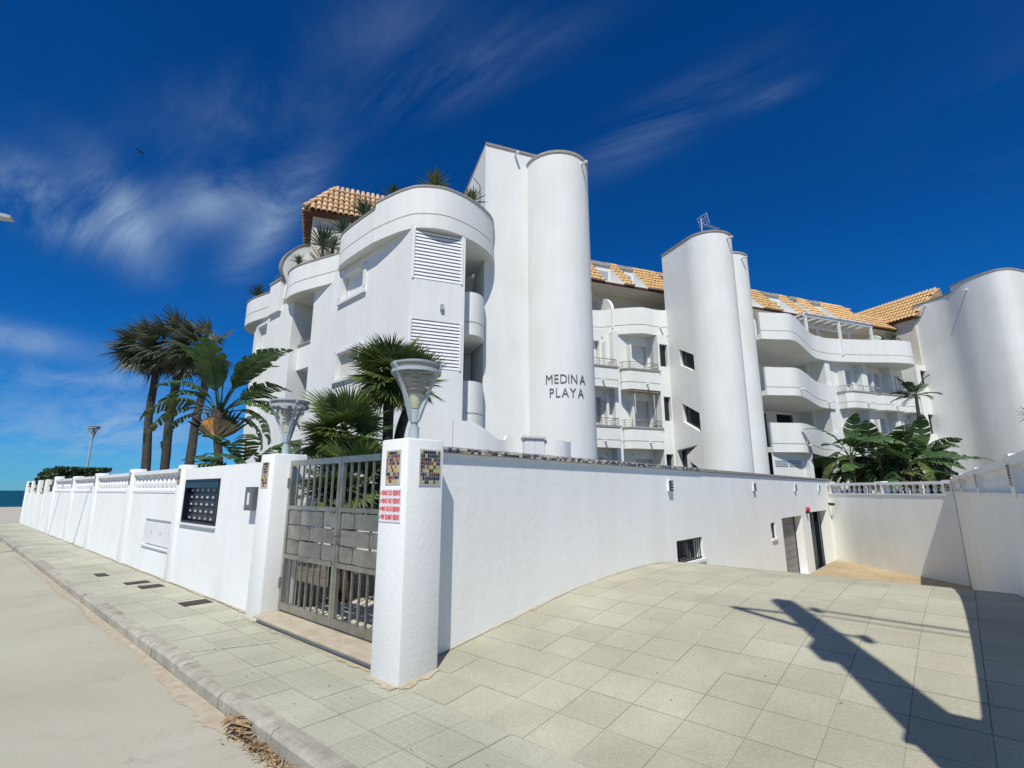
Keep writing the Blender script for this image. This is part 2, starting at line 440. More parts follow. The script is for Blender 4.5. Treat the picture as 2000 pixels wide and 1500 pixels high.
    L(M('MULTIPLY', dirt, wr.outputs[0]), dk.inputs[0]); L(s2.outputs[0], dk.inputs[6]); dk.inputs[7].default_value = (col2[0] * .52, col2[1] * .52, col2[2] * .50, 1) if kind == 'dots' else (col[0] * 1.12, col[1] * 1.12, col[2] * 1.10, 1)
    L(dk.outputs[2], b.inputs['Base Color'])
    bp = N(t, 'ShaderNodeBump'); bp.inputs['Strength'].default_value = .35; bp.inputs['Distance'].default_value = .004
    L(M('ADD', M('MULTIPLY', h, -1.0 if kind == 'dots' else 1.0), M('MULTIPLY', sp.outputs[0], .6)), bp.inputs['Height']); L(bp.outputs[0], b.inputs['Normal'])
    MATS[name] = m; return m
SLAB = paving('driveway_slab_concrete', (.495, .48, .365), (.42, .408, .305), .034, 'dots', (.50, .44, .335))
SLABT = paving('ramp_slab_tan', (.50, .40, .25), (.43, .34, .20), .034, 'dots', (.52, .40, .24))
WALK = paving('sidewalk_slab_concrete', (.48, .475, .37), (.41, .405, .31), .078, 'grid', (.46, .44, .35))
MORT = mat('paving_mortar', (.36, .345, .265), .95, .15, 20, .3, 50)
def concrete_road():
    m = bpy.data.materials.new('pale_concrete_road'); m.use_nodes = True
    t = m.node_tree; L = t.links.new; b = t.nodes['Principled BSDF']; b.inputs['Roughness'].default_value = .92; b.inputs['Specular IOR Level'].default_value = .2
    pos = N(t, 'ShaderNodeNewGeometry').outputs['Position']
    def nz(s, d, r=.6, dist=0):
        n = N(t, 'ShaderNodeTexNoise'); n.inputs['Scale'].default_value = s; n.inputs['Detail'].default_value = d; n.inputs['Roughness'].default_value = r; n.inputs['Distortion'].default_value = dist; L(pos, n.inputs['Vector']); return n.outputs[0]
    def rng(v, a, b_, c=0., d=1.):
        n = N(t, 'ShaderNodeMapRange'); n.inputs[1].default_value = a; n.inputs[2].default_value = b_; n.inputs[3].default_value = c; n.inputs[4].default_value = d; L(v, n.inputs[0]); return n.outputs[0]
    def mx(f, a, c):
        n = N(t, 'ShaderNodeMix', data_type='RGBA'); L(f, n.inputs[0])
        for i, v in ((6, a), (7, c)):
            if isinstance(v, tuple): n.inputs[i].default_value = (*v, 1)
            else: L(v, n.inputs[i])
        return n.outputs[2]
    c = mx(rng(nz(.55, 8), .35, .65), (.42, .40, .30), (.50, .485, .385))
    c = mx(rng(nz(1.1, 6, .7, .8), .56, .72, 0, .75), c, (.36, .305, .235))       # brownish damp patches
    c = mx(rng(nz(5.5, 4, .6, .4), .70, .76, 0, .7), c, (.21, .19, .16))           # small oil spots
    c = mx(rng(nz(70, 3), .35, .65, 0, .42), c, (.34, .32, .26))
    L(c, b.inputs['Base Color'])
    bp = N(t, 'ShaderNodeBump'); bp.inputs['Strength'].default_value = .4; bp.inputs['Distance'].default_value = .006; L(nz(90, 4), bp.inputs['Height']); L(bp.outputs[0], b.inputs['Normal'])
    return m
ROAD = concrete_road()
SAND = mat('sandy_soil', (.42, .36, .26), .95, .12, 2, .3, 30)
KERB = mat('kerb_concrete', (.45, .42, .335), .9, .10, 7, .35, 40, col2=(.30, .285, .23))
PROM = mat('promenade_paving', (.55, .50, .41), .9, .08, 3)

# ------------------------------------------------------------------ ground, sea, road, pavement
def lerp_profile(P, x):
    if x <= P[0][0]: return P[0][1]
    for (a, za), (b, zb) in zip(P, P[1:]):
        if x <= b:
            t = (x - a) / (b - a); return za + (zb - za) * t
    return P[-1][1]
HUMP = [(0, 0), (.85, .09), (1.4, .165), (2.5, .31), (3.4, .395), (4.3, .44), (5.0, .455), (5.6, .44), (6.4, .37), (7.4, .23), (13.0, -.72), (14.2, -.88), (15.6, -.96), (22, -.96)]
def dz(x, y):
    # smooth the profile a little, tilt the far floor towards the right hand wall
    z = sum(lerp_profile(HUMP, x + o) for o in (-.35, -.17, 0, .17, .35)) / 5 if x > .4 else lerp_profile(HUMP, x)
    s = min(max((x - 12.5) / 8, 0), 1); s = s * s * (3 - 2 * s)
    return z - .08 * s * min(max((.24 - y) / 3.8, 0), 1)
mb = MB()
big = [(-4000, -4000), (4000, -4000), (4000, 76), (-4000, 76)]
hole = [(-.02, -4.45), (21.2, -4.45), (21.2, 1.6), (-.02, 1.6)]
flat = big + hole
tr = tessellate_polygon([[Vector((*p, 0)) for p in big], [Vector((*p, 0)) for p in hole]])
fs = []
for t in tr:
    a, b, c = (flat[i] for i in t)
    fs.append(tuple(t) if (b[0] - a[0]) * (c[1] - a[1]) - (b[1] - a[1]) * (c[0] - a[0]) > 0 else tuple(t)[::-1])
mb.add([(p[0], p[1], -.16) for p in flat], fs)
build(mb, 'ground', SAND, kind='structure')
SEA = mat('sea_water', (.004, .075, .125), .75, .2, .05, .3, .35, spec=.08)
mb = MB(); mb.add([(-20000, 70, -1.6), (20000, 70, -1.6), (20000, 40000, -1.6), (-20000, 40000, -1.6)], [(0, 1, 2, 3)])
build(mb, 'sea', SEA, kind='structure')
mb = MB(); mb.box(-14, 60, 34.6, 70, -.15, -.012)
build(mb, 'promenade', PROM, kind='structure')
mb = MB()
nx, ny = 12, 60
vs = [(-7.2 + i * (6.15 / nx), -14 + j * (49 / ny), -.128 + .002 * math.sin(i * 1.7 + j * .6)) for j in range(ny + 1) for i in range(nx + 1)]
mb.add(vs, [(j * (nx + 1) + i, j * (nx + 1) + i + 1, (j + 1) * (nx + 1) + i + 1, (j + 1) * (nx + 1) + i) for j in range(ny) for i in range(nx)])
build(mb, 'road', ROAD, kind='structure', smooth=True)
# sidewalk bed with slabs; kerb of single stones
mb = MB(); mb.box(-.90, .30, 1.0, 34.5, -.15, -.006).box(-.90, -.005, -9, 1.0, -.15, -.006)
walk = build(mb, 'sidewalk', MORT, kind='structure')
SL = .39
mb = MB(); g = .003
mb.box(-SL / 2 + g, SL / 2 - g, -SL / 2 + g, SL / 2 - g, -.03, 0)
slab_me = mesh_of('paving_slab', mb.v, mb.f, WALK)
rnd = random.Random(3)
cnt = 0; rest = MB()
for j in range(-13, 88):
    for i in range(3):
        x = -.90 + SL * (i + .5) - .02; y = j * SL + .1
        if x > -.1 and y < -8: continue
        zz = rnd.uniform(-.0025, .0025)
        if i == 2 and y < .1 and x + SL / 2 > -.004: x -= 0.0
        if j < 62:
            o = inst('paving_slab', slab_me, walk, (x - .06 if i < 3 else x, y, zz), (rnd.uniform(-.004, .004), rnd.uniform(-.004, .004), 0)); cnt += 1
        else: rest.box(x - .06 - SL / 2 + g, x - .06 + SL / 2 - g, y - SL / 2 + g, y + SL / 2 - g, -.03, zz)
build(rest, 'far_paving_slabs', WALK, walk, kind='stuff')
# edge strip against the wall (mortar and dust) lies lower than slabs
kerb = build(MB().box(-1.035, -.96, -9, 34.5, -.16, -.05), 'kerb', KERB, kind='structure')
mb = MB()
prof = [(-1.05, -.16), (-1.05, -.03), (-1.028, -.004), (-.99, .004), (-.905, .004), (-.905, -.16)]
Lk = .99
n = len(prof)
mb.add([(p[0] + .975, -Lk / 2, p[1]) for p in prof] + [(p[0] + .975, Lk / 2, p[1]) for p in prof], [(i, (i + 1) % n, n + (i + 1) % n, n + i) for i in range(n)] + [tuple(range(n))[::-1], tuple(range(n, 2 * n))])
kerb_me = mesh_of('kerb_stone', mb.v, [f[::-1] for f in mb.f], KERB)
for j in range(-9, 34):
    inst('kerb_stone', kerb_me, kerb, (-.975 + rnd.uniform(-.006, .006), j + .5 + .03, rnd.uniform(-.006, .004)), (rnd.uniform(-.006, .006), rnd.uniform(-.02, .02), rnd.uniform(-.006, .006)))
# driveway: sloping bed with a hump, slabs laid on it
def xs_at(i): return .005 + i * .2
mb = MB(); nx, ny = 105, 10
vs = [(xs_at(i), -4.44 + j * (4.70 / ny), dz(xs_at(i), -4.44 + j * (4.70 / ny)) - .006) for i in range(nx + 1) for j in range(ny + 1)]
mb.add(vs, [(i * (ny + 1) + j, (i + 1) * (ny + 1) + j, (i + 1) * (ny + 1) + j + 1, i * (ny + 1) + j + 1) for i in range(nx) for j in range(ny)])
drive = build(mb, 'driveway', MORT, kind='structure', smooth=True)
DS = .40
mb = MB(); g = .0022
mb.box(-DS / 2 + g, DS / 2 - g, -DS / 2 + g, DS / 2 - g, -.03, 0)
dslab = mesh_of('driveway_slab', mb.v, mb.f, SLAB); dslabt = mesh_of('ramp_slab', mb.v, mb.f, SLABT)
rest = MB()
for i in range(0, 51):
    for j in range(11):
        x = .03 + DS * (i + .5); y = .23 - DS * (j + .5)
        if y < -4.2 and x > 4: continue
        p = dz(x, y); sxl = (dz(x + .15, y) - dz(x - .15, y)) / .3; syl = (dz(x, y + .1) - dz(x, y - .1)) / .2
        rot = (math.atan(syl) + rnd.uniform(-.004, .004), -math.atan(sxl) + rnd.uniform(-.004, .004), 0)
        if i < 27: inst('driveway_slab', dslab if x < 9.5 else dslabt, drive, (x, y, p + rnd.uniform(-.002, .002)), rot)
        else:
            e = DS / 2 - g
            c = [(x - e, y - e), (x + e, y - e), (x + e, y + e), (x - e, y + e)]
            o = rnd.uniform(-.002, .002)
            rest.add([(q[0], q[1], p + sxl * (q[0] - x) + syl * (q[1] - y) + o) for q in c] + [(q[0], q[1], p - .03 + sxl * (q[0] - x) + syl * (q[1] - y)) for q in c], [(0, 1, 2, 3), (0, 4, 5, 1), (1, 5, 6, 2), (2, 6, 7, 3), (3, 7, 4, 0)])
build(rest, 'ramp_slabs', SLABT, drive, kind='stuff')
# sides of the ramp pit below ground
# garden soil behind the walls
GARD = mat('garden_soil', (.20, .17, .12), .95, .2, 4, .4, 20)
mb = MB(); mb.box(.62, 60, 1.62, 34.4, -.15, .06)
build(mb, 'garden_ground', GARD, kind='structure')
mb = MB(); mb.box(21.25, 60, -30, 1.60, -.15, .9)
build(mb, 'garden_terrace_ground', GARD, kind='structure')
# path inside the gate: pale slabs
PATH = mat('garden_path_slab', (.55, .51, .42), .8, .10, 5, col2=(.46, .42, .34))
path = build(MB().box(.56, 5.0, .52, 3.1, .05, .085), 'garden_path', MORT, kind='structure')
pm = MB(); pm.box(-.245, .245, -.245, .245, -.02, 0.0); pme = mesh_of('path_slab', pm.v, pm.f, PATH)
for i in range(9):
    for j in range(5):
        inst('path_slab', pme, path, (.83 + i * .5, .79 + j * .5, .105), (0, 0, 0))
# ------------------------------------------------------------------ boundary walls, gate, fittings
def mosaic_panel(parent, o, u, n, wdt, hgt, cols, rows, m, name='mosaic_panel', frame=True):
    """o: lower corner on the wall face, u: direction along the face, n: outward normal"""
    o = Vector(o); u = Vector(u); n = Vector(n)
    fr = lambda a, b, c: o + u * a + n * b + Vector((0, 0, c))
    base = MB().box(-.012, wdt + .012, .001, .008, -.012, hgt + .012, fr)
    b = build(base, name, GROUT, parent, fix=True)
    t = MB(); cw, ch = wdt / cols, hgt / rows
    for i in range(cols):
        for j in range(rows):
            t.box(i * cw + .12 * cw, (i + 1) * cw - .12 * cw, .006, .0115, j * ch + .1 * ch, (j + 1) * ch - .1 * ch, fr)
    build(t, 'mosaic_tiles', m, b, kind='stuff', fix=True)
    return b
def soft_box(x0, x1, y0, y1, z0, z1, bev=.02, seg=2, div=None):
    bm = bmesh.new()
    bmesh.ops.create_cube(bm, size=1)
    for v in bm.verts: v.co = Vector(((x0 + x1) / 2 + v.co.x * (x1 - x0), (y0 + y1) / 2 + v.co.y * (y1 - y0), (z0 + z1) / 2 + v.co.z * (z1 - z0)))
    bmesh.ops.bevel(bm, geom=bm.edges[:], offset=bev, segments=seg, affect='EDGES', profile=.5)
    mb = MB(); bm.verts.index_update()
    mb.add([v.co.copy() for v in bm.verts], [[v.index for v in f.verts] for f in bm.faces]); bm.free(); return mb
NX, NY = Vector((-1, 0, 0)), Vector((0, -1, 0))
# gate pillars
pA = thing('gate_pillar', 'white rendered gate pillar at the corner with red sign and two mosaic panels', 'pillar', (.22, .21, 0))
build(soft_box(0, .44, 0, .43, -.05, 2.14, .018), 'shaft', PILW, pA, smooth=True)
mosaic_panel(pA, (0, .32, 1.72), (0, -1, 0), NX, .21, .30, 9, 9, MOS1)
mosaic_panel(pA, (.145, 0, 1.71), (1, 0, 0), NY, .24, .32, 9, 9, MOS2)
pB = thing('gate_pillar', 'white rendered gate pillar on the seaward side of the metal gate', 'pillar', (.4, 3.37, 0))
build(soft_box(.13, .60, 3.16, 3.60, -.05, 2.15, .018), 'shaft', PILW, pB, smooth=True)
mosaic_panel(pB, (.13, 3.50, 1.70), (0, -1, 0), NX, .19, .33, 7, 9, MOS1)
# pillar lamps: cone lantern on three arms
FROST = mat('lamp_diffuser', (.50, .51, .46), .35, .08, 6, col2=(.40, .41, .37), spec=.5)
LCORE = mat('lamp_louvre', (.30, .31, .30), .5, .05, 5)
LBULB = mat('lamp_cover', (.62, .60, .42), .3, .05, 5)
def clear_cone():
    m = bpy.data.materials.new('clear_plastic'); m.use_nodes = True
    t = m.node_tree; b = t.nodes['Principled BSDF']
    b.inputs['Base Color'].default_value = (.75, .76, .70, 1); b.inputs['Roughness'].default_value = .25; b.inputs['Alpha'].default_value = .2
    return m
CLEAR = clear_cone()
def lantern(root, base, pole=.16, rot=0.0, D=.5):
    """parts above `base`; lantern cone height about .62"""
    b = Vector(base); r = D / 2
    build(MB().lathe([(0, 0), (.052, 0), (.052, pole), (.036, pole), (.036, pole + .045), (0, pole + .045)], b, 14), 'stem', LAMPG, root, smooth=True)
    z0 = pole + .045
    build(MB().lathe([(0, z0), (.05, z0), (.062, z0 + .13), (.0, z0 + .13)], b, 14), 'socket', LAMPG, root, smooth=True)
    zt = z0 + .58
    for k in range(3):
        a = rot + k * 2 * math.pi / 3
        d = Vector((math.cos(a), math.sin(a), 0)); s = Vector((-d.y, d.x, 0))
        arm = MB()
        def ring(rad, z, wd, th):
            c = b + d * rad + Vector((0, 0, z))
            return [c - s * wd - d * th, c + s * wd - d * th, c + s * wd + d * th, c - s * wd + d * th]
        rings = [ring(.035, z0 + .02, .022, .02), ring(.06, z0 + .10, .024, .022), ring(r * .62, z0 + .34, .017, .013), ring(r + .008, zt - .03, .015, .012), ring(r + .008, zt + .015, .015, .012)]
        vs = [v for q in rings for v in q]
        arm.add(vs, [(i * 4 + j, i * 4 + (j + 1) % 4, (i + 1) * 4 + (j + 1) % 4, (i + 1) * 4 + j) for i in range(4) for j in range(4)] + [(16, 17, 18, 19), (3, 2, 1, 0)])
        build(arm, 'arm', LAMPG, root, fix=True)
    cone = build(MB().lathe([(.062, z0 + .16), (r * .86, zt - .13), (r * .97, zt - .08), (r * .97, zt)], b, 28), 'diffuser_cone', CLEAR, root, smooth=True)
    build(MB().lathe([(r * .965, zt - .085), (r + .004, zt - .085), (r + .004, zt - .05), (r * .965, zt - .05)], b, 28), 'lower_ring', LAMPG, root, smooth=True)
    top = build(MB().lathe([(r * .93, zt - .005), (r + .012, zt - .005), (r + .016, zt + .012), (r * .8, zt + .032), (.03, zt + .045), (0, zt + .045)], b, 28), 'lid', LAMPG, root, smooth=True)
    core = MB()
    for k in range(5):
        z = zt - .10 - k * .045
        core.lathe([(.03, z), (.098 - k * .004, z - .006), (.098 - k * .004, z - .016), (.03, z - .022)], b, 18)
    core.lathe([(.03, zt), (.03, zt - .33)], b, 10)
    build(core, 'louvre_stack', LCORE, root, smooth=True)
    build(MB().lathe([(0, z0 + .135), (.05, z0 + .14), (.085, z0 + .27), (.085, zt - .30), (0, zt - .30)], b, 18), 'bulb_cover', LBULB, root, smooth=True)
lA = thing('pillar_lamp', 'grey cone lantern on top of the corner gate pillar with the red sign', 'lamp', (.22, .21, 2.14))
lantern(lA, (.22, .21, 2.137), .14, R_(60))
lB = thing('pillar_lamp', 'grey cone lantern on the seaward gate pillar beside the banana plants', 'lamp', (.37, 3.38, 2.15))
lantern(lB, (.37, 3.38, 2.147), .14, R_(25), .52)
# sign on the corner pillar
sg = thing('residents_sign', 'white sign with four lines of red lettering on the corner gate pillar', 'sign', (-.004, .25, 1.33))
def face_box(mb, x, y0, y1, z0, z1, t): return mb.box(x - t, x, y0, y1, z0, z1)
build(face_box(MB(), -.001, .07, .405, 1.36, 1.665, .006), 'board', SIGNW, sg)
def text_obj(body, size, mtl, parent, loc, rot, name, extrude=.001, align='LEFT', squash=None, bold=0.0):
    cu = bpy.data.curves.new(name, 'FONT'); cu.body = body; cu.size = size; cu.extrude = extrude; cu.align_x = align; cu.align_y = 'CENTER'; cu.offset = bold
    cu.resolution_u = 3
    tmp = bpy.data.objects.new(name, cu); COL.objects.link(tmp)
    dg = bpy.context.evaluated_depsgraph_get()
    me = bpy.data.meshes.new_from_object(tmp.evaluated_get(dg)); me.name = name
    COL.objects.unlink(tmp); bpy.data.objects.remove(tmp)
    if squash:
        xs = [v.co.x for v in me.vertices]; x0, x1 = min(xs), max(xs)
        k = squash / (x1 - x0)
        for v in me.vertices: v.co.x = (v.co.x - x0) * k
    me.materials.clear(); me.materials.append(mtl)
    o = bpy.data.objects.new(name, me); link(o, parent, loc)
    o.rotation_euler = rot.to_euler(); return o
rotX = Matrix(((0, 0, -1), (-1, 0, 0), (0, 1, 0)))   # text on a face looking to -X, reading towards -Y
FLAGS = [[(.7, .02, .02), (.8, .55, .02), (.7, .02, .02)], [(.02, .05, .35), (.75, .75, .78), (.6, .03, .06)], [(.01, .01, .01), (.6, .02, .02), (.8, .6, .02)], [(.02, .05, .4), (.8, .8, .8), (.65, .03, .05)]]
for i, s in enumerate(['PRIVADO  SOLO  RESIDENTES', 'PRIVATE  ONLY  RESIDENTS', 'PRIVAT  NUR  FÜR  RESIDENTEN', 'PRIVÉ  SEULEMENT  RÉSIDENTS']):
    z = 1.625 - i * .074
    text_obj(s, .062, RED, sg, (-.0085, .365, z), rotX, 'lettering', .0008, 'LEFT', .285, .0012)
    for k in range(3):
        mm = mat('flag_%d_%d' % (i, k), FLAGS[i][k], .5, .02, 3)
        if i == 3: fb = MB().box(-.0085, -.007, .375 + k * .0075, .3825 + k * .0075, z - .013, z + .013)
        else: fb = MB().box(-.0085, -.007, .375, .3975, z + .0044 - k * .0088, z + .0132 - k * .0088)
        build(fb, 'flag_stripe', mm, sg)
# door step of two marble slabs
st = thing('doorstep', 'cream marble doorstep of two slabs under the metal gate', 'step', (.3, 1.8, 0))
build(MB().box(.10, .60, .432, 3.158, -.05, .068), 'riser', mat('step_riser', (.58, .53, .46), .7, .05, 5), st)
build(soft_box(.045, .60, .434, 1.93, .069, .098, .006), 'tread', MARBLE, st)
build(soft_box(.045, .60, .936 + 1.0, 3.156, .069, .098, .006), 'tread', MARBLE, st)
# double gate
gt = thing('entrance_gate', 'grey steel double gate with upright bars and woven metal plates', 'gate', (.38, 1.8, .12))
GX = .38
barm = {}
def gate_leaf(y0, y1, seed):
    z0, z1, zl, zu = .125, 2.055, .80, 1.42
    f = MB(); e = .055; t = .022
    f.box(GX - t, GX + t, y0, y0 + e, z0, z1).box(GX - t, GX + t, y1 - e, y1, z0, z1)
    f.box(GX - t, GX + t, y0 + e, y1 - e, z1 - .075, z1).box(GX - t, GX + t, y0 + e, y1 - e, z0, z0 + .09)
    leaf = build(f, 'gate_leaf', GATE, gt)
    build(MB().box(GX - t - .012, GX + t, y0 + e, y1 - e, zl - .03, zl + .025), 'lower_rail', GATE, leaf)
    build(MB().box(GX - t - .012, GX + t, y0 + e, y1 - e, zu - .02, zu + .03), 'upper_rail', GATE, leaf)
    w = y1 - y0 - 2 * e; n = 8
    for k in range(1, n):
        y = y0 + e + w * k / n
        for (a, b) in ((z0 + .09, zl - .03), (zu + .03, z1 - .075)):
            key = round(b - a, 3)
            if key not in barm:
                m_ = MB().box(-.012, .012, -.009, .009, 0, b - a); barm[key] = mesh_of('bar', m_.v, m_.f, GATE)
            inst('bar', barm[key], leaf, (GX, y, a))
    # woven plates: three courses of slightly bowed sheets, uprights between
    rows = 3; h = (zu - zl - .055) / rows
    posts = [y0 + e + w * q for q in (.25, .5, .75)]
    for q in posts: build(MB().box(GX - .004, GX + .010, q - .014, q + .014, zl + .025, zu - .02), 'weave_upright', GATE, leaf)
    for r in range(rows):
        z = zl + .03 + r * h
        cuts = [0, .28, .76, 1] if r % 2 == 0 else [0, .5, 1.0]
        if seed: cuts = [1 - c for c in cuts][::-1]
        for a, b in zip(cuts, cuts[1:]):
            ya, yb = y0 + e + w * a + .006, y0 + e + w * b - .006
            pl = MB(); k = 6
            P = []
            for i in range(k + 1):
                tt = i / k; y = ya + (yb - ya) * tt; x = GX - .012 - .035 * math.sin(math.pi * tt) * (1 if (r + int(a * 10)) % 2 == 0 else .55)
                P.append((x, y))
            pl.add([(x, y, zz) for zz in (z + .006, z + h - .008) for x, y in P] + [(x + .004, y, zz) for zz in (z + .006, z + h - .008) for x, y in P],
                   [(i, i + 1, k + 2 + i, k + 1 + i) for i in range(k)] + [(2 * k + 2 + i + 1, 2 * k + 2 + i, 3 * k + 3 + i, 3 * k + 4 + i) for i in range(k)] + [(k + 1 + i, k + 2 + i, 3 * k + 4 + i, 3 * k + 3 + i) for i in range(k)] + [(i + 1, i, 2 * k + 2 + i, 2 * k + 3 + i) for i in range(k)])
            build(pl, 'woven_plate', GATE, leaf, smooth=True)
    return leaf
la = gate_leaf(.445, 1.80, 0); lb = gate_leaf(1.81, 3.15, 1)
build(MB().tube([(GX - .03, 1.79, 1.12), (GX - .075, 1.79, 1.12), (GX - .08, 1.70, 1.12)], .011, 8).box(GX - .028, GX - .022, 1.765, 1.80, 1.02, 1.2), 'handle', STEEL, la, smooth=True)
for z in (.4, 1.7): build(MB().tube([(GX - .03, 3.155, z), (GX - .03, 3.155, z + .12)], .016, 8), 'hinge', STEEL, lb, smooth=True)
# things just inside the gate
fp = thing('wooden_panel', 'dark brown wooden panel standing behind the gate bars', 'panel', (2.4, 2.9, .1))
for k in range(7): build(MB().box(2.05 + k * .0, 2.09, 2.05 + k * .155, 2.19 + k * .155, .105, 1.0), 'board', WOODD, fp)
build(MB().box(2.09, 2.13, 2.05, 3.12, .25, .33), 'batten', WOODD, fp)
pl = thing('terracotta_planter', 'low terracotta planter edge inside the gate beside the path', 'planter', (2.9, 1.7, .1))
TPL = mat('terracotta_planter', (.42, .17, .09), .8, .1, 6)
build(MB().prism([(2.2, 1.95), (4.6, .85), (4.6, 1.15), (2.35, 2.2)], .106, .32), 'wall', TPL, pl)
build(MB().prism([(2.17, 1.93), (4.6, .81), (4.6, 1.18), (2.34, 2.24)], .32, .36), 'rim', TPL, pl)

# ---- street wall
balp = MB(); balp.lathe([(0, 0), (.045, 0), (.045, .03), (.028, .05), (.055, .14), (.05, .19), (.026, .27), (.03, .31), (.045, .33), (.045, .36), (0, .36)], (0, 0, 0), 10)
bal_me = mesh_of('baluster', balp.v, balp.f, SMOOTHW, None, True)
sw = thing('street_wall', 'long white boundary wall with balustrade bays beside the sidewalk', 'wall', (.35, 15, 0))
XW, XI = .25, .45
mb = MB()
mail = [(5.42, 1.07), (7.2, 1.07), (7.2, 1.85), (5.42, 1.85)]
cab = [(7.72, .53), (9.6, .53), (9.6, 1.06), (7.72, 1.06)]
mb.holed((XW, 0, 0), (0, 1, 0), [(3.60, -.15), (7.70, -.15), (7.70, 2.06), (3.60, 2.06)], [mail], (1, 0, 0), .16)
mb.box(XI - .02, XI, 3.60, 7.70, -.15, 2.06).add([(XW, 3.60, 2.06), (XI, 3.60, 2.06), (XI, 7.70, 2.06), (XW, 7.70, 2.06)], [(0, 1, 2, 3)])
build(mb, 'solid_wall', WALLW, sw, fix=False)
mb = MB(); mb.holed((XW, 0, 0), (0, 1, 0), [(7.70, -.15), (24.9, -.15), (24.9, 1.60), (7.70, 1.60)], [cab], (1, 0, 0), .10)
mb.add([(XW, 7.70, 1.60), (XI, 7.70, 1.60), (XI, 24.9, 1.60), (XW, 24.9, 1.60)], [(0, 1, 2, 3)]).box(XI - .02, XI, 7.7, 24.9, -.15, 1.599)
build(mb, 'plinth_wall', WALLW, sw)
build(MB().box(XW + .002, XI, 24.9, 33.4, -.15, 1.48), 'low_wall', WALLW, sw)
posts = [(7.36, 7.70, 2.14), (11.05, 11.55, 2.16), (15.2, 15.7, 2.15), (19.0, 19.5, 2.13), (23.2, 23.8, 2.2)]
for i, (a, b, h) in enumerate(posts):
    p = build(soft_box(XW - .03, XI + .02, a, b, -.12, h, .02), 'post', WALLW, sw, smooth=True)
    mosaic_panel(sw, (XW - .03, b - .06, h - .36), (0, -1, 0), NX, .16, .28, 5, 8, MOS1)
for a, b in ((26.0, 26.35), (28.4, 28.75), (30.8, 31.15), (33.0, 33.4)):
    build(soft_box(XW - .02, XI + .02, a, b, -.12, 2.12, .02), 'post', WALLW, sw, smooth=True)
for (a, b) in ((7.70, 11.05), (11.55, 15.2), (15.7, 19.0), (19.5, 23.2)):
    by = build(MB().box(XW - .035, XI + .03, a, b, 2.0, 2.075).box(XW - .012, XI, a, b, 1.602, 1.655), 'balustrade', SMOOTHW, sw)
    build(MB().box(XI - .05, XI - .02, a, b, 1.655, 2.0), 'back_panel', WALLW, by)
    n = int((b - a) / .30)
    for k in range(n):
        inst('baluster', bal_me, by, (XW + .075, a + (k + .5) * (b - a) / n, 1.648), None, (1.3, 1.3, 1.0))
# mailbox bank set into the wall
mbx = thing('mailbox_bank', 'black bank of small mailboxes with name tags set into the street wall', 'mailboxes', (.3, 6.3, 1.07))
XB = XW + .055
build(MB().box(XB + .02, XB + .10, 5.43, 7.19, 1.09, 1.845), 'case', BLACKM, mbx)
fr = MB(); fr.box(XW - .012, XB + .02, 5.425, 5.47, 1.082, 1.845).box(XW - .012, XB + .02, 7.14, 7.195, 1.082, 1.845).box(XW - .012, XB + .02, 5.47, 7.14, 1.80, 1.845).box(XW - .012, XB + .02, 5.47, 7.14, 1.082, 1.115)
build(fr, 'frame', BLACKM, mbx)
build(MB().box(XW - .05, XI - .1, 5.40, 7.22, 1.045, 1.075), 'sill', SMOOTHW, mbx)
build(MB().box(XW - .015, XB + .018, 5.475, 7.135, 1.70, 1.796), 'visor', mat('smoked_plastic', (.02, .03, .045), .2, .1, 3, spec=.5), mbx)
dm = MB(); dm.box(-.012, 0, -.128, .128, -.05, .05); door_me = mesh_of('mailbox_door', dm.v, dm.f, mat('mailbox_door_black', (.018, .024, .036), .3, .2, 5, spec=.5))
tm = MB(); tm.box(-.005, 0, -.036, .036, -.017, .017); tag_me = mesh_of('name_tag', tm.v, tm.f, mat('name_tag_white', (.72, .72, .70), .5, .15, 5))
sm = MB(); sm.box(-.004, 0, -.012, .012, -.009, .009); slot_me = mesh_of('lock', sm.v, sm.f, STEEL)
for r in range(5):
    for c in range(6):
        y = 5.61 + c * .276; z = 1.185 + r * .122
        d = inst('mailbox_door', door_me, mbx, (XB + .02, y, z))
        inst('name_tag', tag_me, d, (XB + .008, y - .02, z - .018)); inst('lock', slot_me, d, (XB + .008, y + .09, z + .03))
# meter cabinet
mc = thing('meter_cabinet', 'white three door meter cabinet set low into the street wall', 'cabinet', (.3, 8.66, .53))
build(MB().box(XW + .05, XW + .098, 7.725, 9.595, .535, 1.055), 'back', SMOOTHW, mc)
for k in range(3):
    d = build(soft_box(XW + .012, XW + .049, 7.76 + k * .615, 8.34 + k * .615, .56, 1.0, .008), 'door', SMOOTHW, mc)
    build(MB().box(XW + .004, XW + .012, 7.80 + k * .615, 7.83 + k * .615, .76, .83), 'lock', GREYP, d)
build(MB().box(XW - .035, XW + .06, 7.70, 9.62, .50, .532), 'sill', SMOOTHW, mc)
# notice box / intercom
ic = thing('intercom_box', 'grey metal intercom box with glass front on the wall beside the gate', 'intercom', (.24, 3.86, 1.3))
build(MB().box(.125, .249, 3.70, 4.02, 1.37, 1.70), 'case', STEEL, ic)
build(MB().box(.117, .125, 3.725, 3.995, 1.40, 1.675), 'panel', mat('intercom_glass', (.16, .17, .175), .2, .05, 4, spec=.5), ic)
build(MB().box(.110, .117, 3.83, 3.90, 1.45, 1.62), 'speaker_strip', SHUT, ic)
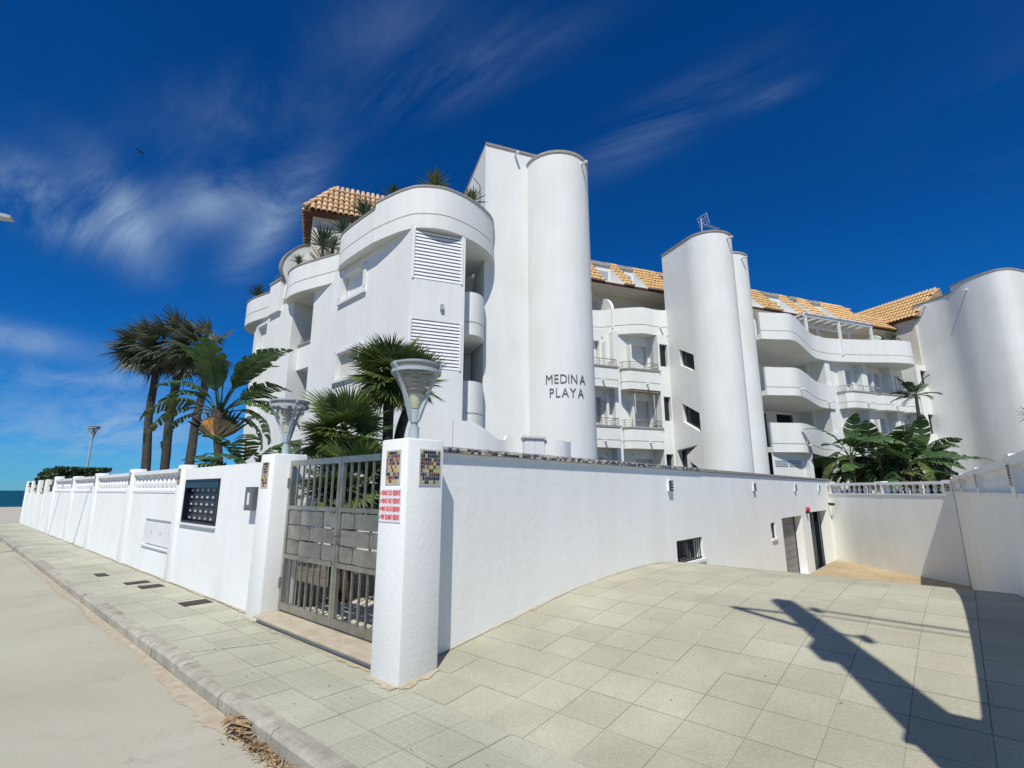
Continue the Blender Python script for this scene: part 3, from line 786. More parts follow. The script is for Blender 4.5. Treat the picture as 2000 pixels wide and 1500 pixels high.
# metal covers in the sidewalk
COVER = mat('rusty_cover', (.085, .055, .04), .6, .2, 12, .3, 60, metal=.4, col2=(.05, .04, .035))
for (x0, x1, y0, y1, s) in ((-.52, -.34, 9.05, 9.5, 'small square dark metal cover farthest along the sidewalk'), (-.36, .0, 7.55, 7.85, 'dark metal cover, farther one of the close pair on the sidewalk'), (-.28, .06, 6.9, 7.25, 'dark metal cover, nearer one of the close pair on the sidewalk'), (-.22, .16, 4.85, 5.2, 'rusty brown metal cover on the sidewalk nearest the gate')):
    c = thing('sidewalk_cover', s, 'cover', ((x0 + x1) / 2, (y0 + y1) / 2, 0), 'metal covers in the sidewalk')
    build(MB().box(x0, x1, y0, y1, -.011, .006), 'rim', COVER, c)
    build(MB().box(x0 + .015, x1 - .015, y0 + .015, y1 - .015, -.011, .0095), 'lid', COVER, c)

# ---- ramp wall with mosaic coping
rw = thing('ramp_wall', 'white rough wall with mosaic coping running down the driveway', 'wall', (10, .3, 0))
YW, YI = .24, .42
mb = MB()
def rect(a, b, c, d): return [(a, c), (b, c), (b, d), (a, d)]
g1, g2, wn, w2 = rect(13.5, 15.95, -.99, .86), rect(17.0, 19.9, -1.2, .92), rect(6.28, 7.52, .33, .74), rect(12.35, 12.78, .37, .78)
mb.holed((0, YW, 0), (1, 0, 0), [(.43, -.3), (13.0, -1.4), (21.0, -1.6), (21.0, 2.02), (.43, 2.04)], [g1, g2, wn, w2], (0, 1, 0), .30)
mb.box(.44, 21.0, YI + .1, YI + .12, -.15, 2.0).add([(.43, YW, 2.04), (21.0, YW, 2.02), (21.0, YI + .12, 2.02), (.43, YI + .12, 2.04)], [(0, 1, 2, 3)])
build(mb, 'wall_body', WALLW, rw)
cp = build(MB().box(.44, 7.6, YW - .045, YI + .15, 2.042, 2.10), 'mosaic_coping', GROUT, rw)
tl = MB(); rr = random.Random(5)
for i in range(130):
    x = .45 + i * .055
    for k in range(2): tl.box(x, x + .046, YW - .051, YW - .043, 2.046 + k * .026, 2.067 + k * .026)
    for k in range(4): tl.box(x, x + .046, YW - .04 + k * .05, YW + .004 + k * .05, 2.099, 2.1055)
build(tl, 'coping_tiles', MOS3, cp, kind='stuff')
build(MB().box(7.602, 21.0, YW - .04, YI + .15, 2.04, 2.095), 'stone_coping', STONE, rw)
gdm = mat('garage_door_grey', (.22, .22, .21), .5, .05, 4)
def garage(x0, x1, z0, z1, yd, m, nm):
    d = build(MB().box(x0 + .002, x1 - .002, yd, yd + .03, z0, z1 - .002), 'garage_door', m, rw)
    n = 9
    for k in range(n): build(MB().box(x0 + .06, x1 - .06, yd - .012, yd, z0 + .03 + k * (z1 - z0 - .06) / n, z0 + .015 + (k + 1) * (z1 - z0 - .06) / n), 'door_panel', m, d)
    build(MB().box(x0 + .002, x0 + .055, yd - .03, yd, z0, z1 - .002).box(x1 - .055, x1 - .002, yd - .03, yd, z0, z1 - .002), 'door_frame', BLACKM, d)
garage(13.5, 15.95, -1.05, .86, YW + .26, gdm, 0)
garage(17.0, 19.9, -1.3, .92, YW + .27, mat('garage_door_green', (.10, .14, .14), .5, .05, 4), 1)
build(MB().box(18.55, 18.75, YW + .05, YW + .2, -1.3, .9), 'garage_post', BLACKM, rw)
build(MB().box(13.4, 16.05, YW - .06, YW + .3, -1.35, -.955), 'threshold', SMOOTHW, rw)
def grille_window(x0, x1, z0, z1, nb):
    wv = build(MB().box(x0, x1, YW + .20, YW + .22, z0, z1), 'window', GLASS, rw)
    build(MB().box(x0 - .04, x1 + .06, YW - .05, YW + .10, z0 - .05, z0 - .002), 'sill', SMOOTHW, wv)
    fr = MB(); fr.box(x0, x1, YW + .03, YW + .055, z1 - .03, z1 - .004).box(x0, x1, YW + .03, YW + .055, z0 + .004, z0 + .03)
    build(fr, 'grille_frame', BLACKM, wv)
    bm_ = MB().tube([(0, 0, 0), (0, 0, z1 - z0 - .05)], .009, 6); me = mesh_of('grille_bar', bm_.v, bm_.f, BLACKM)
    for k in range(nb): inst('grille_bar', me, wv, (x0 + (k + .5) * (x1 - x0) / nb, YW + .042, z0 + .025))
grille_window(6.28, 7.52, .33, .74, 11); grille_window(12.35, 12.78, .37, .78, 5)
BLK2 = mat('wall_lamp_black', (.02, .025, .028), .5, .1, 4)
for i, (x, s) in enumerate(((6.10, 'nearest to the corner pillar'), (11.13, 'second from the corner pillar'), (15.4, 'third from the corner pillar'), (18.95, 'farthest down the ramp'))):
    l = thing('wall_lamp', 'small slatted wall lamp high on the ramp wall, ' + s, 'lamp', (x, YW, 1.65), 'wall lamps along the ramp')
    build(MB().box(x - .075, x + .075, YW - .05, YW - .002, 1.64, 1.83), 'body', SHUT, l)
    for k in range(4): build(MB().box(x - .08, x + .08, YW - .066, YW - .05, 1.64 + k * .057, 1.658 + k * .057), 'slat', BLK2, l)
    build(MB().box(x - .085, x - .06, YW - .068, YW - .05, 1.64, 1.83), 'spine', BLK2, l)
al = thing('alarm_light', 'small red alarm beacon on the ramp wall above the garage doors', 'beacon', (16.55, YW, 1.0))
build(MB().lathe([(0, 0), (.05, 0), (.06, .04), (.055, .12), (.03, .15), (0, .155)], (16.6, YW - .07, .96), 12), 'dome', mat('red_plastic', (.55, .02, .06), .3, .05, 4), al, smooth=True)
build(MB().box(16.52, 16.68, YW - .10, YW - .001, .90, .96), 'bracket', BLK2, al)
sc_ = thing('security_camera', 'small dark camera high in the corner above the far garage door', 'camera', (20.3, YW, 1.1))
build(MB().box(20.3, 20.42, YW - .22, YW - .04, 1.08, 1.17), 'housing', BLK2, sc_); build(MB().tube([(20.36, YW, 1.17), (20.36, YW - .1, 1.17)], .02, 6), 'arm', BLK2, sc_)

# ---- balustraded walls at the back and the right hand side of the ramp
def bal_wall(root, p0, p1, nbays, z_lo, z_sol, z_top, skip=()):
    p0 = Vector((*p0, 0)); p1 = Vector((*p1, 0)); d = (p1 - p0); Lw = d.length; d.normalize(); n = Vector((-d.y, d.x, 0))
    fr = lambda a, b, c: p0 + d * a + n * b + Vector((0, 0, c))
    build(MB().box(0, Lw, 0, .2, z_lo, z_sol, fr), 'wall_body', WALLW, root, fix=True)
    pw = .30; step = (Lw - pw) / nbays
    ang = math.atan2(d.y, d.x)
    for k in range(nbays + 1):
        sbx = MB().box(k * step, k * step + pw, -.025, .225, z_sol + .003, z_top + .03, fr)
        p = build(sbx, 'post', WALLW, root, fix=True)
        mosaic_panel(root, fr(k * step + .07, .225, z_top - .3), d, n, .15, .22, 5, 7, MOS2)
    for k in range(nbays):
        a, b = k * step + pw, (k + 1) * step
        by = build(MB().box(a, b, -.03, .23, z_top - .09, z_top, fr).box(a, b, -.02, .22, z_sol + .002, z_sol + .05, fr), 'balustrade', SMOOTHW, root, fix=True)
        m_ = int((b - a) / .24)
        for i in range(m_):
            inst('baluster', bal_me, by, fr(a + (i + .5) * (b - a) / m_, .1, z_sol + .05), (0, 0, ang), (1.15, 1.15, (z_top - .09 - z_sol - .05) / .36))
bwl = thing('ramp_end_wall', 'white balustraded wall closing the far end of the ramp', 'wall', (21, -1.6, 0))
bal_wall(bwl, (17.15, -3.72), (20.98, .2), 2, -1.8, 1.50, 1.93)
rwl = thing('ramp_side_wall', 'shaded white balustraded wall along the right side of the ramp', 'wall', (9, -4.2, 0))
bal_wall(rwl, (.4, -4.68), (17.3, -3.79), 4, -1.8, 1.57, 2.0)
# ------------------------------------------------------------------ apartment building
bd = thing('apartment_building', 'white curved apartment building with tall round towers, wavy terraces and tiled roofs', 'building', (14, 9, 0))
F0, F1, F2, F3 = 1.0, 3.85, 6.6, 9.4
def bp(a, b): p = bw(a, b); return (p.x, p.y)
def B3(a, b, z): return bw(a, b, z)
def bbox(mb, a0, a1, b0, b1, z0, z1): return mb.box(a0, a1, b0, b1, z0, z1, B3)
def nose(cx, cb, r, back, k=18):
    """fin plan in (a,b): straight flanks running back to `back`, half round front"""
    pts = [(cx - r, back)] + [(cx - r * math.cos(math.pi * i / k), cb - r * math.sin(math.pi * i / k)) for i in range(k + 1)] + [(cx + r, back)]
    return pts
def coping(parent, plan, z, out=.035, h=.09, name='coping'):
    c = Vector((sum(p[0] for p in plan) / len(plan), sum(p[1] for p in plan) / len(plan)))
    q = [(p[0], p[1]) for p in plan]
    w = [bp(*p) for p in q]
    n = len(w)
    area = sum(w[i][0] * w[(i + 1) % n][1] - w[(i + 1) % n][0] * w[i][1] for i in range(n))
    ring = w + [w[0]]
    o = offset(ring, -out if area > 0 else out)[:-1]
    build(MB().prism(o, z, z + h), name, STONE, parent, smooth=True, fix=True)
def spout(parent, p, n, z, L_=.28):
    """small rain spout leaving the wall at p along n"""
    a = Vector((p[0], p[1], z)); n = Vector(n).normalized()
    build(MB().tube([a - n * .05, a + n * L_ + Vector((0, 0, -.03))], .045, 8), 'rain_spout', SMOOTHW, parent, smooth=True)

def band(parent, pts, z0, zg, z1, t=.16, name='parapet', cope=True, side=1, inner=None, floor=None, smooth=True):
    """wavy parapet band seen from outside: lower fascia, shadow groove, upper wall, stone coping"""
    if side < 0: pts = pts[::-1]
    ins = offset(pts, .045)
    m = MB().ribbon(pts, t, z0, zg).ribbon(ins, t - .045, zg, zg + .045).ribbon(pts, t, zg + .045, z1)
    p = build(m, name, WHITE, parent, smooth=smooth, fix=True)
    if cope:
        out = offset(pts, -.025)
        build(MB().ribbon(out, t + .05, z1, z1 + .055), 'coping', STONE, p, smooth=smooth, fix=True)
    if inner:
        poly = [tuple(q) for q in offset(pts, .01)] + [tuple(q) for q in inner]
        build(MB().prism(poly, z0 + .004, z0 + .25), 'slab', WHITE, p, fix=True)
    return p

# ---------------- street wing (in world axes)
wing = build(MB().prism([(5.6, 8.2), (7.1, 7.3), (9.6, 9.2), (9.6, 20.5), (7.2, 20.5), (7.2, 17.7), (7.2, 13.2), (5.7, 13.2)], 0, 9.3), 'wing_core', WHITE, bd, fix=True)
c0 = Vector(bp(-11.93, -6.43)); c1 = Vector(bp(-10.36, -6.43))
# window wall
uw = (Vector((5.18, 11.36, 0)) - Vector((c0.x, c0.y, 0))); LW = uw.length; uw.normalize()
nin = Vector((uw.y, -uw.x, 0))
off = 6.92
def wy(y): return (y - c0.y) / uw.y
holes = []
for z0, z1 in ((7.88, 8.72), (5.18, 6.02), (2.4, 3.3)):
    holes.append(rect(wy(9.52), wy(10.92), z0, z1))
m = MB().holed((c0.x, c0.y, 0), uw, [(0, 0), (LW, 0), (LW, 9.12), (0, 9.12)], holes, nin, .22)
ww = build(m, 'window_wall', WHITE, bd)
o0 = Vector((c0.x, c0.y, 0))
def shutter_window(parent, o, u, n, u0, u1, z0, z1, depth=.2, drop=.62, surround=True, slat=True, matl=None, name='window'):
    """opening with a white surround, dark pane behind, roller shutter let down most of the way"""
    fr = lambda a, b, c: Vector(o) + Vector(u) * a + Vector(n) * b + Vector((0, 0, c))
    w_ = build(MB().box(u0, u1, depth - .02, depth, z0, z1, fr), name, GLASS, parent, fix=True)
    if surround:
        e = .16; f = MB()
        f.box(u0 - e, u0 - .002, -.05, .02, z0 - .05, z1 + .10, fr).box(u1 + .002, u1 + e, -.05, .02, z0 - .05, z1 + .10, fr)
        f.box(u0 - .002, u1 + .002, -.05, .02, z1 + .002, z1 + .10, fr)
        build(f, 'surround', SMOOTHW, w_, fix=True)
        build(MB().box(u0 - e - .04, u1 + e + .04, -.09, .03, z0 - .15, z0 - .052, fr), 'sill', SMOOTHW, w_, fix=True)
        for uu in (u0 - e + .05, u1 + e - .05):
            for zz in (z1 + .0, z0 + .02): build(MB().box(uu - .022, uu + .022, -.058, -.05, zz, zz + .07, fr), 'vent_hole', GREYP, w_, fix=True)
    sh = MB(); n_ = max(3, int((z1 - z0) / .07)); hh = (z1 - z0) / n_
    for k in range(n_):
        sh.box(u0 + .03, u1 - .03, depth - .05, depth - .022, z0 + k * hh + .003, z0 + (k + 1) * hh - .003, fr)
    build(sh, 'roller_shutter', matl or SHUT, w_, fix=True)
    return w_
for z0, z1 in ((7.88, 8.72), (5.18, 6.02), (2.4, 3.3)):
    shutter_window(bd, o0, uw, nin, wy(9.52), wy(10.92), z0, z1, .21, matl=SHUTC if z0 < 6 else SHUT)
# chamfered face with louvred screens
du = Vector((DV.x, DV.y, 0)); din = Vector((BV.x, BV.y, 0))
lv = [rect(.06, 1.46, 7.50, 8.98), rect(.06, 1.46, 4.93, 6.28)]
m = MB().holed(o0, du, [(0, 0), (1.57, 0), (1.57, 9.12), (0, 9.12)], lv, din, .25)
lf = build(m, 'louvre_wall', WHITE, bd)
for h in lv:
    fr = lambda a, b, c: o0 + du * a + din * b + Vector((0, 0, c))
    u0, u1, z0, z1 = h[0][0], h[1][0], h[0][1], h[2][1]
    sc = build(MB().box(u0, u1, .20, .22, z0, z1, fr), 'louvre_screen', DARK, bd, fix=True)
    n_ = 14; hh = (z1 - z0) / n_
    sl = MB(); sl.add([fr(*q) for q in [(u0 + .02, -.014, -.008), (u1 - .02, -.014, -.008), (u1 - .02, .008, hh - .034), (u0 + .02, .008, hh - .034), (u0 + .02, -.004, -.018), (u1 - .02, -.004, -.018), (u1 - .02, .018, hh - .040), (u0 + .02, .018, hh - .040)]],
                       [(0, 1, 2, 3), (4, 7, 6, 5), (0, 4, 5, 1), (3, 2, 6, 7), (1, 5, 6, 2), (0, 3, 7, 4)])
    og = WO[sc.name]
    for k in range(n_):
        if k == 0 or True:
            me = bpy.data.meshes.get('louvre_slat_' + str(round(hh, 4))) or mesh_of('louvre_slat_' + str(round(hh, 4)), [v - og for v in sl.v], sl.f, SHUT)
        inst('slat', me, sc, og + Vector((0, 0, z0 + k * hh)))
    build(MB().box(u0 - .04, u0 + .02, -.03, .03, z0 - .03, z1 + .03, fr).box(u1 - .02, u1 + .04, -.03, .03, z0 - .03, z1 + .03, fr), 'screen_frame', SHUT, sc, fix=True)
wl_ = build(MB().box(.86, .95, -.09, -.001, 6.62, 6.78, lambda a, b, c: o0 + du * a + din * b + Vector((0, 0, c))), 'wall_light', GREYP, lf, fix=True)
# right hand return of the louvre block and the notch with curved balconies
m = MB(); bbox(m, -10.37, -10.36, -6.43, -3.7, 0, 9.1)
build(m, 'notch_wall', WHITE, bd, fix=True)
m = MB(); bbox(m, -10.4, -9.35, -3.75, -3.7, 0, 9.1)
nb = build(m, 'notch_back_wall', WHITE, bd, fix=True)
for z in (F2, F1, F0):
    d_ = build(bbox(MB(), -10.34, -9.75, -3.80, -3.755, z + .02, z + 2.2), 'balcony_door', GLASS, bd, fix=True)
    build(bbox(MB(), -10.02, -9.98, -3.82, -3.80, z + .02, z + 2.2), 'door_frame', STEEL, d_, fix=True)
for z in (F2, F1):
    pts = spline([bp(*q) for q in ((-10.359, -5.75), (-10.05, -5.92), (-9.75, -5.85), (-9.5, -5.55), (-9.38, -5.15))], 5)
    band(bd, pts, z - .42, z - .05, z + .92, .12, 'balcony_parapet', cope=False, inner=[bp(-9.38, -3.8), bp(-10.359, -3.8)])
# pieces further along the street front
m = MB().box(5.46, 5.9, 11.36, 13.55, 0, 9.12)
f2 = build(m, 'street_pier', WHITE, bd)
build(MB().box(5.20, 5.46, 11.362, 11.62, 0, 9.118), 'pilaster', WHITE, f2)
m = MB().box(5.42, 7.1, 15.15, 17.3, 0, 9.12)
build(m, 'street_pier', WHITE, bd)
m = MB().holed((5.55, 17.3, 0), (0, 1, 0), [(0, 0), (1.9, 0), (1.9, 9.12), (0, 9.12)], [rect(.45, 1.45, 7.62, 8.75), rect(.45, 1.45, 4.9, 6.0)], (1, 0, 0), .22, 1.5)
w5 = build(m, 'seaward_window_wall', WHITE, bd)
for z0, z1 in ((7.62, 8.75), (4.9, 6.0)): shutter_window(bd, (5.55, 17.3, 0), (0, 1, 0), (1, 0, 0), .45, 1.45, z0, z1, .21)
# loggia balconies in the recess
for z in (F2, F1):
    p = build(MB().box(5.75, 5.9, 13.552, 15.148, z - .35, z + .62).box(5.9, 7.2, 13.552, 15.148, z - .35, z - .05), 'loggia_parapet', WHITE, bd)
    build(MB().box(5.70, 5.95, 13.553, 15.147, z + .62, z + .69), 'coping', STONE, p)
    for k in range(3): build(MB().tube([(5.83, 13.56, z + .78 + k * .09), (5.83, 15.14, z + .78 + k * .09)], .013, 6), 'rail', STEEL, p, smooth=True)
    build(MB().box(7.13, 7.19, 13.9, 14.8, z, z + 2.1), 'balcony_door', GLASS, bd)
# balcony rail glimpsed past the seaward corner
p = build(MB().box(6.3, 7.4, 19.3, 21.4, F2 - .35, F2 - .1), 'end_balcony', WHITE, bd)
for k in range(3): build(MB().tube([(6.32, 19.3, F2 + .1 + k * .2), (6.32, 21.38, F2 + .1 + k * .2)], .014, 6), 'rail', STEEL, p, smooth=True)
# terrace parapet of the wing: near, taller part and lower wavy part
top1 = spline([(8.35, 6.95), (7.70, 6.44), (6.72, 6.20), (5.72, 6.30), (5.12, 6.76), (4.90, 7.25), (4.79, 7.9), (4.735, 8.5)], 6)
band(bd, top1, 9.0, 9.42, 10.30, .17, 'terrace_parapet', side=-1, inner=[(6.4, 8.6), (8.4, 8.2)][::1] if False else None)
top2 = spline([(4.72, 8.50), (4.76, 9.5), (4.82, 10.3), (4.92, 10.85), (5.14, 11.22), (5.42, 11.48), (5.52, 11.85), (5.42, 12.4), (5.24, 13.1), (5.06, 13.9), (5.0, 14.5), (5.08, 15.1), (5.38, 15.6), (5.9, 15.85)], 6)
band(bd, top2, 9.0, 9.42, 10.10, .17, 'terrace_parapet', side=-1)
build(MB().prism([(p[0] + .03, p[1]) for p in top1[2:]] + [(6.2, 8.6), (8.4, 8.4)], 9.004, 9.38), 'terrace_slab', WHITE, bd, fix=True)
build(MB().prism([(p[0] + .03, p[1]) for p in top2[:-3]] + [(6.2, 15.5), (9, 15.5), (9.5, 8.5)], 9.004, 9.37), 'terrace_slab', WHITE, bd, fix=True)
m = MB().prism([(5.28, 16.25), (5.28, 17.25), (5.9, 17.25), (5.9, 16.25)], 8.9, 10.25)
blk = build(m, 'terrace_pier', WHITE, bd, fix=True)
build(MB().box(5.24, 5.95, 16.2, 17.3, 10.25, 10.33), 'coping', STONE, blk)
for k in range(3): build(MB().tube([(5.35, 16.3, 10.42 + k * .1), (5.35, 17.2, 10.42 + k * .1)], .014, 6), 'rail', STEEL, blk, smooth=True)
top3 = spline([(5.55, 17.26), (5.42, 18.2), (5.30, 19.3), (5.45, 20.2), (6.0, 20.9), (6.9, 21.2), (8.0, 21.2)], 6)
band(bd, top3, 9.05, 9.46, 10.16, .17, 'terrace_parapet', side=-1)
build(MB().prism(offset(top3, -.015) + [(9, 18)], 9.054, 9.38), 'terrace_slab', WHITE, bd, fix=True)
# rounded dividing wall on the terrace
prof = [(5.38, 9.4)] + [(x, z) for x, z in spline([(5.44, 10.05), (5.26, 10.38), (5.17, 10.7), (5.28, 11.15), (5.68, 11.7), (6.2, 12.05), (7.0, 12.25)], 3)] + [(8.2, 12.3), (8.2, 9.4)]
m = MB(); n = len(prof)
m.add([(p[0], 16.00, p[1]) for p in prof] + [(p[0], 16.20, p[1]) for p in prof], [(i, (i + 1) % n, n + (i + 1) % n, n + i) for i in range(n)] + [tuple(range(n))[::-1], tuple(range(n, 2 * n))])
dvw = build(m, 'terrace_divider', WHITE, bd, fix=True)
cpt = [(p[0] - .02, p[1] + .02) for p in prof[1:-2]]
m = MB(); n = len(cpt)
m.add([(p[0], 15.97, p[1]) for p in cpt] + [(p[0], 16.23, p[1]) for p in cpt] + [(p[0] - .03, 15.97, p[1] + .05) for p in cpt] + [(p[0] - .03, 16.23, p[1] + .05) for p in cpt],
      [(i, i + 1, 2 * n + i + 1, 2 * n + i) for i in range(n - 1)] + [(n + i + 1, n + i, 3 * n + i, 3 * n + i + 1) for i in range(n - 1)] + [(2 * n + i, 2 * n + i + 1, 3 * n + i + 1, 3 * n + i) for i in range(n - 1)])
build(m, 'coping', STONE, dvw, fix=True)

# ---------------- tiled roofs
def half_tile(r0=.105, r1=.075, L_=.42, k=6):
    vs = []
    for y, r in ((0, r0), (L_, r1)):
        for i in range(k + 1):
            a = math.pi * i / k; vs.append((r * math.cos(a), y, r * math.sin(a) * .95))
    for y, r in ((0, r0 - .02), (L_, r1 - .02)):
        for i in range(k + 1):
            a = math.pi * i / k; vs.append((r * math.cos(a), y, r * math.sin(a) * .95))
    n = k + 1
    fs = [(i + 1, i, n + i, n + i + 1) for i in range(k)] + [(i, i + 1, 2 * n + i + 1, 2 * n + i) for i in range(k)]
    return vs, fs
def tile_slope(parent, o, u, v, W_, L_, inside, single, mt, du_=.215, dv_=.36, name='roof_slope', seed=1, eave_base=True):
    """o: eave corner; u along the eave, v up the slope; inside(s,t) clips"""
    rr = random.Random(seed)
    u = Vector(u).normalized(); v = Vector(v).normalized(); n = u.cross(v).normalized()
    if n.z < 0: n = -n
    Rm = Matrix((u, v, n)).transposed()
    vs, fs = half_tile()
    if single: me = mesh_of('roof_tile', vs, fs, mt, None, True)
    cm = MB()
    for i in range(int(W_ / du_) + 1):
        for j in range(int(L_ / dv_) + 1):
            s, t = i * du_ + du_ / 2, j * dv_
            if not inside(s, t + .12): continue
            p = o + u * (s + rr.uniform(-.008, .008)) + v * (t - .05) + n * (.02 + rr.uniform(0, .012))
            tilt = Matrix.Rotation(R_(-4.0), 3, 'X')
            if single: inst('roof_tile', me, parent, p, (Rm @ tilt))
            else: cm.add([p + Rm @ (tilt @ Vector(q)) for q in vs], fs)
    if not single and cm.v:
        build(cm, 'roof_tiles', mt, parent, smooth=True, kind='stuff')
# penthouse on the wing
PE, PR = 12.9, 14.4
e0 = (-15.15, -1.54); pk = (-14.13, -.56)
ph = build(bbox(MB(), -14.92, -11.2, .85, 4.8, 9.38, PE - .15), 'penthouse_wall', mat('penthouse_render', (.66, .62, .53), .85, .05, 4, .1, 30), bd, fix=True)
rf = MB()
PA0, PA1, PB0, PB1, HA, HB = -15.25, -10.6, .53, 5.2, 1.1, .72
P_ = [B3(PA0, PB0, PE), B3(PA1, PB0, PE), B3(PA1, PB1, PE), B3(PA0, PB1, PE), B3(PA0 + HA, PB0 + HB, PR - .02), B3(PA1 - HA, PB0 + HB, PR - .02), B3(PA1 - HA, PB1 - HB, PR - .02), B3(PA0 + HA, PB1 - HB, PR - .02)]
rf.add(P_, [(0, 1, 5, 4), (1, 2, 6, 5), (2, 3, 7, 6), (3, 0, 4, 7), (4, 5, 6, 7)])
proof = build(rf, 'penthouse_roof', TERRAD, bd)
build(bbox(MB(), PA0, PA1, PB0, PB1, PE - .15, PE - .01), 'eave_board', BROWN, proof, fix=True)
sl_v = (B3(-12.5, PB0 + HB, PR) - B3(-12.5, PB0, PE)); sl_l = sl_v.length
hipk = HA / sl_l
tile_slope(proof, B3(PA0, PB0, PE), DV, sl_v, PA1 - PA0, sl_l, lambda s, t: s > t * hipk + .05 and s < PA1 - PA0 - t * hipk * .8, True, TERRA, dv_=.30)
sl_w = (B3(PA0 + HA, 1, PR) - B3(PA0, 1, PE)); sl_wl = sl_w.length
tile_slope(proof, B3(PA0, PB1, PE), -BV, sl_w, PB1 - PB0, sl_wl, lambda s, t: s < PB1 - PB0 - t * .4 and s > t * .4, False, TERRA)
hip = [B3(PA0 - .02, PB0 - .02, PE + .02), B3(PA0 + HA, PB0 + HB, PR + .05)]
for k in range(5):
    a = hip[0].lerp(hip[1], k / 5); b = hip[0].lerp(hip[1], (k + 1.12) / 5)
    build(MB().tube([a + Vector((0, 0, .03)), b], [.10, .075], 8), 'hip_tile', TERRA, proof, smooth=True)
# ---------------- tower 1 (lettered) with its square stair block
TT = 13.3
t1b = build(MB().prism([bp(*q) for q in ((-9.38, -5.18), (-7.5, -5.18), (-7.5, -1.0), (-9.2, -1.0))], 0, TT), 'tower', WHITE, bd, fix=True)
coping(t1b, [(-9.38, -5.18), (-7.5, -5.18), (-7.5, -1.0), (-9.2, -1.0)], TT)
TA, TB, TR, TH1 = -6.72, -5.2, 1.12, 12.85
n1 = nose(TA, TB, TR, 2.8, 26)
t1 = build(MB().prism([bp(*q) for q in n1], 0, TH1), 'tower', WHITE, bd, smooth=True, fix=True)
coping(t1, n1, TH1)
spout(t1, bp(TA + .45, TB - 1.02), -BV + DV * .25, TH1 - .22); spout(t1b, bp(-8.3, -5.18), -BV, TT - .14)
# antenna arm on block side
build(MB().tube([B3(-9.4, -4.6, 10.4), B3(-9.42, -4.7, 12.0), B3(-9.75, -5.0, 12.05)], .02, 6), 'conduit', STEEL, t1b, smooth=True)
# letters MEDINA PLAYA on the round tower
def cyl_hit(px, py, ca, cb, r):
    o = Vector((CAM.x - BO.x, CAM.y - BO.y, 0)); oa, ob = o.dot(DV), o.dot(BV)
    d = pray(px, py); da, db = d.dot(DV), d.dot(BV)
    A = da * da + db * db; Bq = 2 * ((oa - ca) * da + (ob - cb) * db); Cq = (oa - ca) ** 2 + (ob - cb) ** 2 - r * r
    t = (-Bq - math.sqrt(max(Bq * Bq - 4 * A * Cq, 0))) / (2 * A)
    return oa + da * t, ob + db * t, CAM_H + d.z * t
for s, xs, yy in (('MEDINA', (1073, 1086.5, 1100.5, 1110.6, 1121, 1137), 740), ('PLAYA', (1077.5, 1089.6, 1104, 1119, 1134), 768)):
    for ch, x in zip(s, xs):
        a, b, z = cyl_hit(x, yy, TA, TB, TR)
        nr = (DV * (a - TA) + BV * (b - TB)).normalized()
        tx = Vector((-nr.y, nr.x, 0)); 
        if tx.dot(DV) < 0: tx = -tx
        rot = Matrix((tx, Vector((0, 0, 1)), tx.cross(Vector((0, 0, 1))))).transposed()
        zz = {'MEDINA': 4.98, 'PLAYA': 4.55}[s]
        o_ = text_obj(ch, .41, LETTER, t1, bw(a, b, zz) + nr * .012, rot, 'letter', .006, 'CENTER', None, -.0005); o_.scale = (.80, 1, 1)
# ---------------- tower 2 with slanted stair windows
n2 = nose(2.72, -2.28, 1.13, -.38, 22)
fl = n2[0]; 
plan = n2[1:]                                   # round part and right flank
m = MB(); w_ = [bp(*q) for q in plan]
vs = [(x, y, 0) for x, y in w_] + [(x, y, TT) for x, y in w_]; k = len(w_)
m.add(vs, [(i, i + 1, k + i + 1, k + i) for i in range(k - 1)])
fo = bw(1.59, -.38); fu = -BV
sh = lambda b: -.38 - b
wins = [[(sh(-1.17), 7.42), (sh(-2.12), 6.90), (sh(-2.12), 7.68), (sh(-1.17), 8.20)], [(sh(-1.12), 4.74), (sh(-2.2), 4.15), (sh(-2.2), 5.0), (sh(-1.12), 5.60)], [(sh(-1.35), 2.0), (sh(-2.0), 2.0), (sh(-2.0), 2.55), (sh(-1.35), 2.95)]]
door2 = [(sh(-.55), .9), (sh(-1.15), .9), (sh(-1.2), 3.2), (sh(-1.95), 3.62), (sh(-.55), 3.48)]
m.holed((fo.x, fo.y, 0), fu, [(0, 0), (sh(-2.28), 0), (sh(-2.28), TT), (0, TT)], wins + [door2], DV, .32)
m.add([(x, y, TT) for x, y in [bp(1.59, -.38)] + w_], [tuple(range(k + 1))])
pb0, pb1 = bp(1.59, -.38), w_[-1]
m.add([(*pb0, 0), (*pb1, 0), (*pb1, TT), (*pb0, TT)], [(0, 1, 2, 3)])
t2 = build(m, 'tower', WHITE, bd, smooth=True, sharp=35)
for h in wins:
    q = [fo + fu * p[0] + Vector((0, 0, p[1])) + DV * .20 for p in h]
    g = build((lambda mm: (mm.add(q, [(0, 1, 2, 3)]), mm)[1])(MB()), 'stair_window', GLASS, t2)
build((lambda mm: (mm.add([fo + fu * p[0] + Vector((0, 0, p[1])) + DV * .28 for p in door2], [tuple(range(5))]), mm)[1])(MB()), 'door', GLASS, t2)
coping(t2, n2, TT); spout(t2, bp(2.9, -3.42), -BV + DV * .2, TT - .25)
n2b = nose(5.1, -1.0, 1.07, 2.8, 18)
t2b = build(MB().prism([bp(*q) for q in n2b], 0, TT), 'tower', WHITE, bd, smooth=True, fix=True)
coping(t2b, n2b, TT); spout(t2b, bp(5.1, -2.08), -BV + DV * .2, TT - .25)
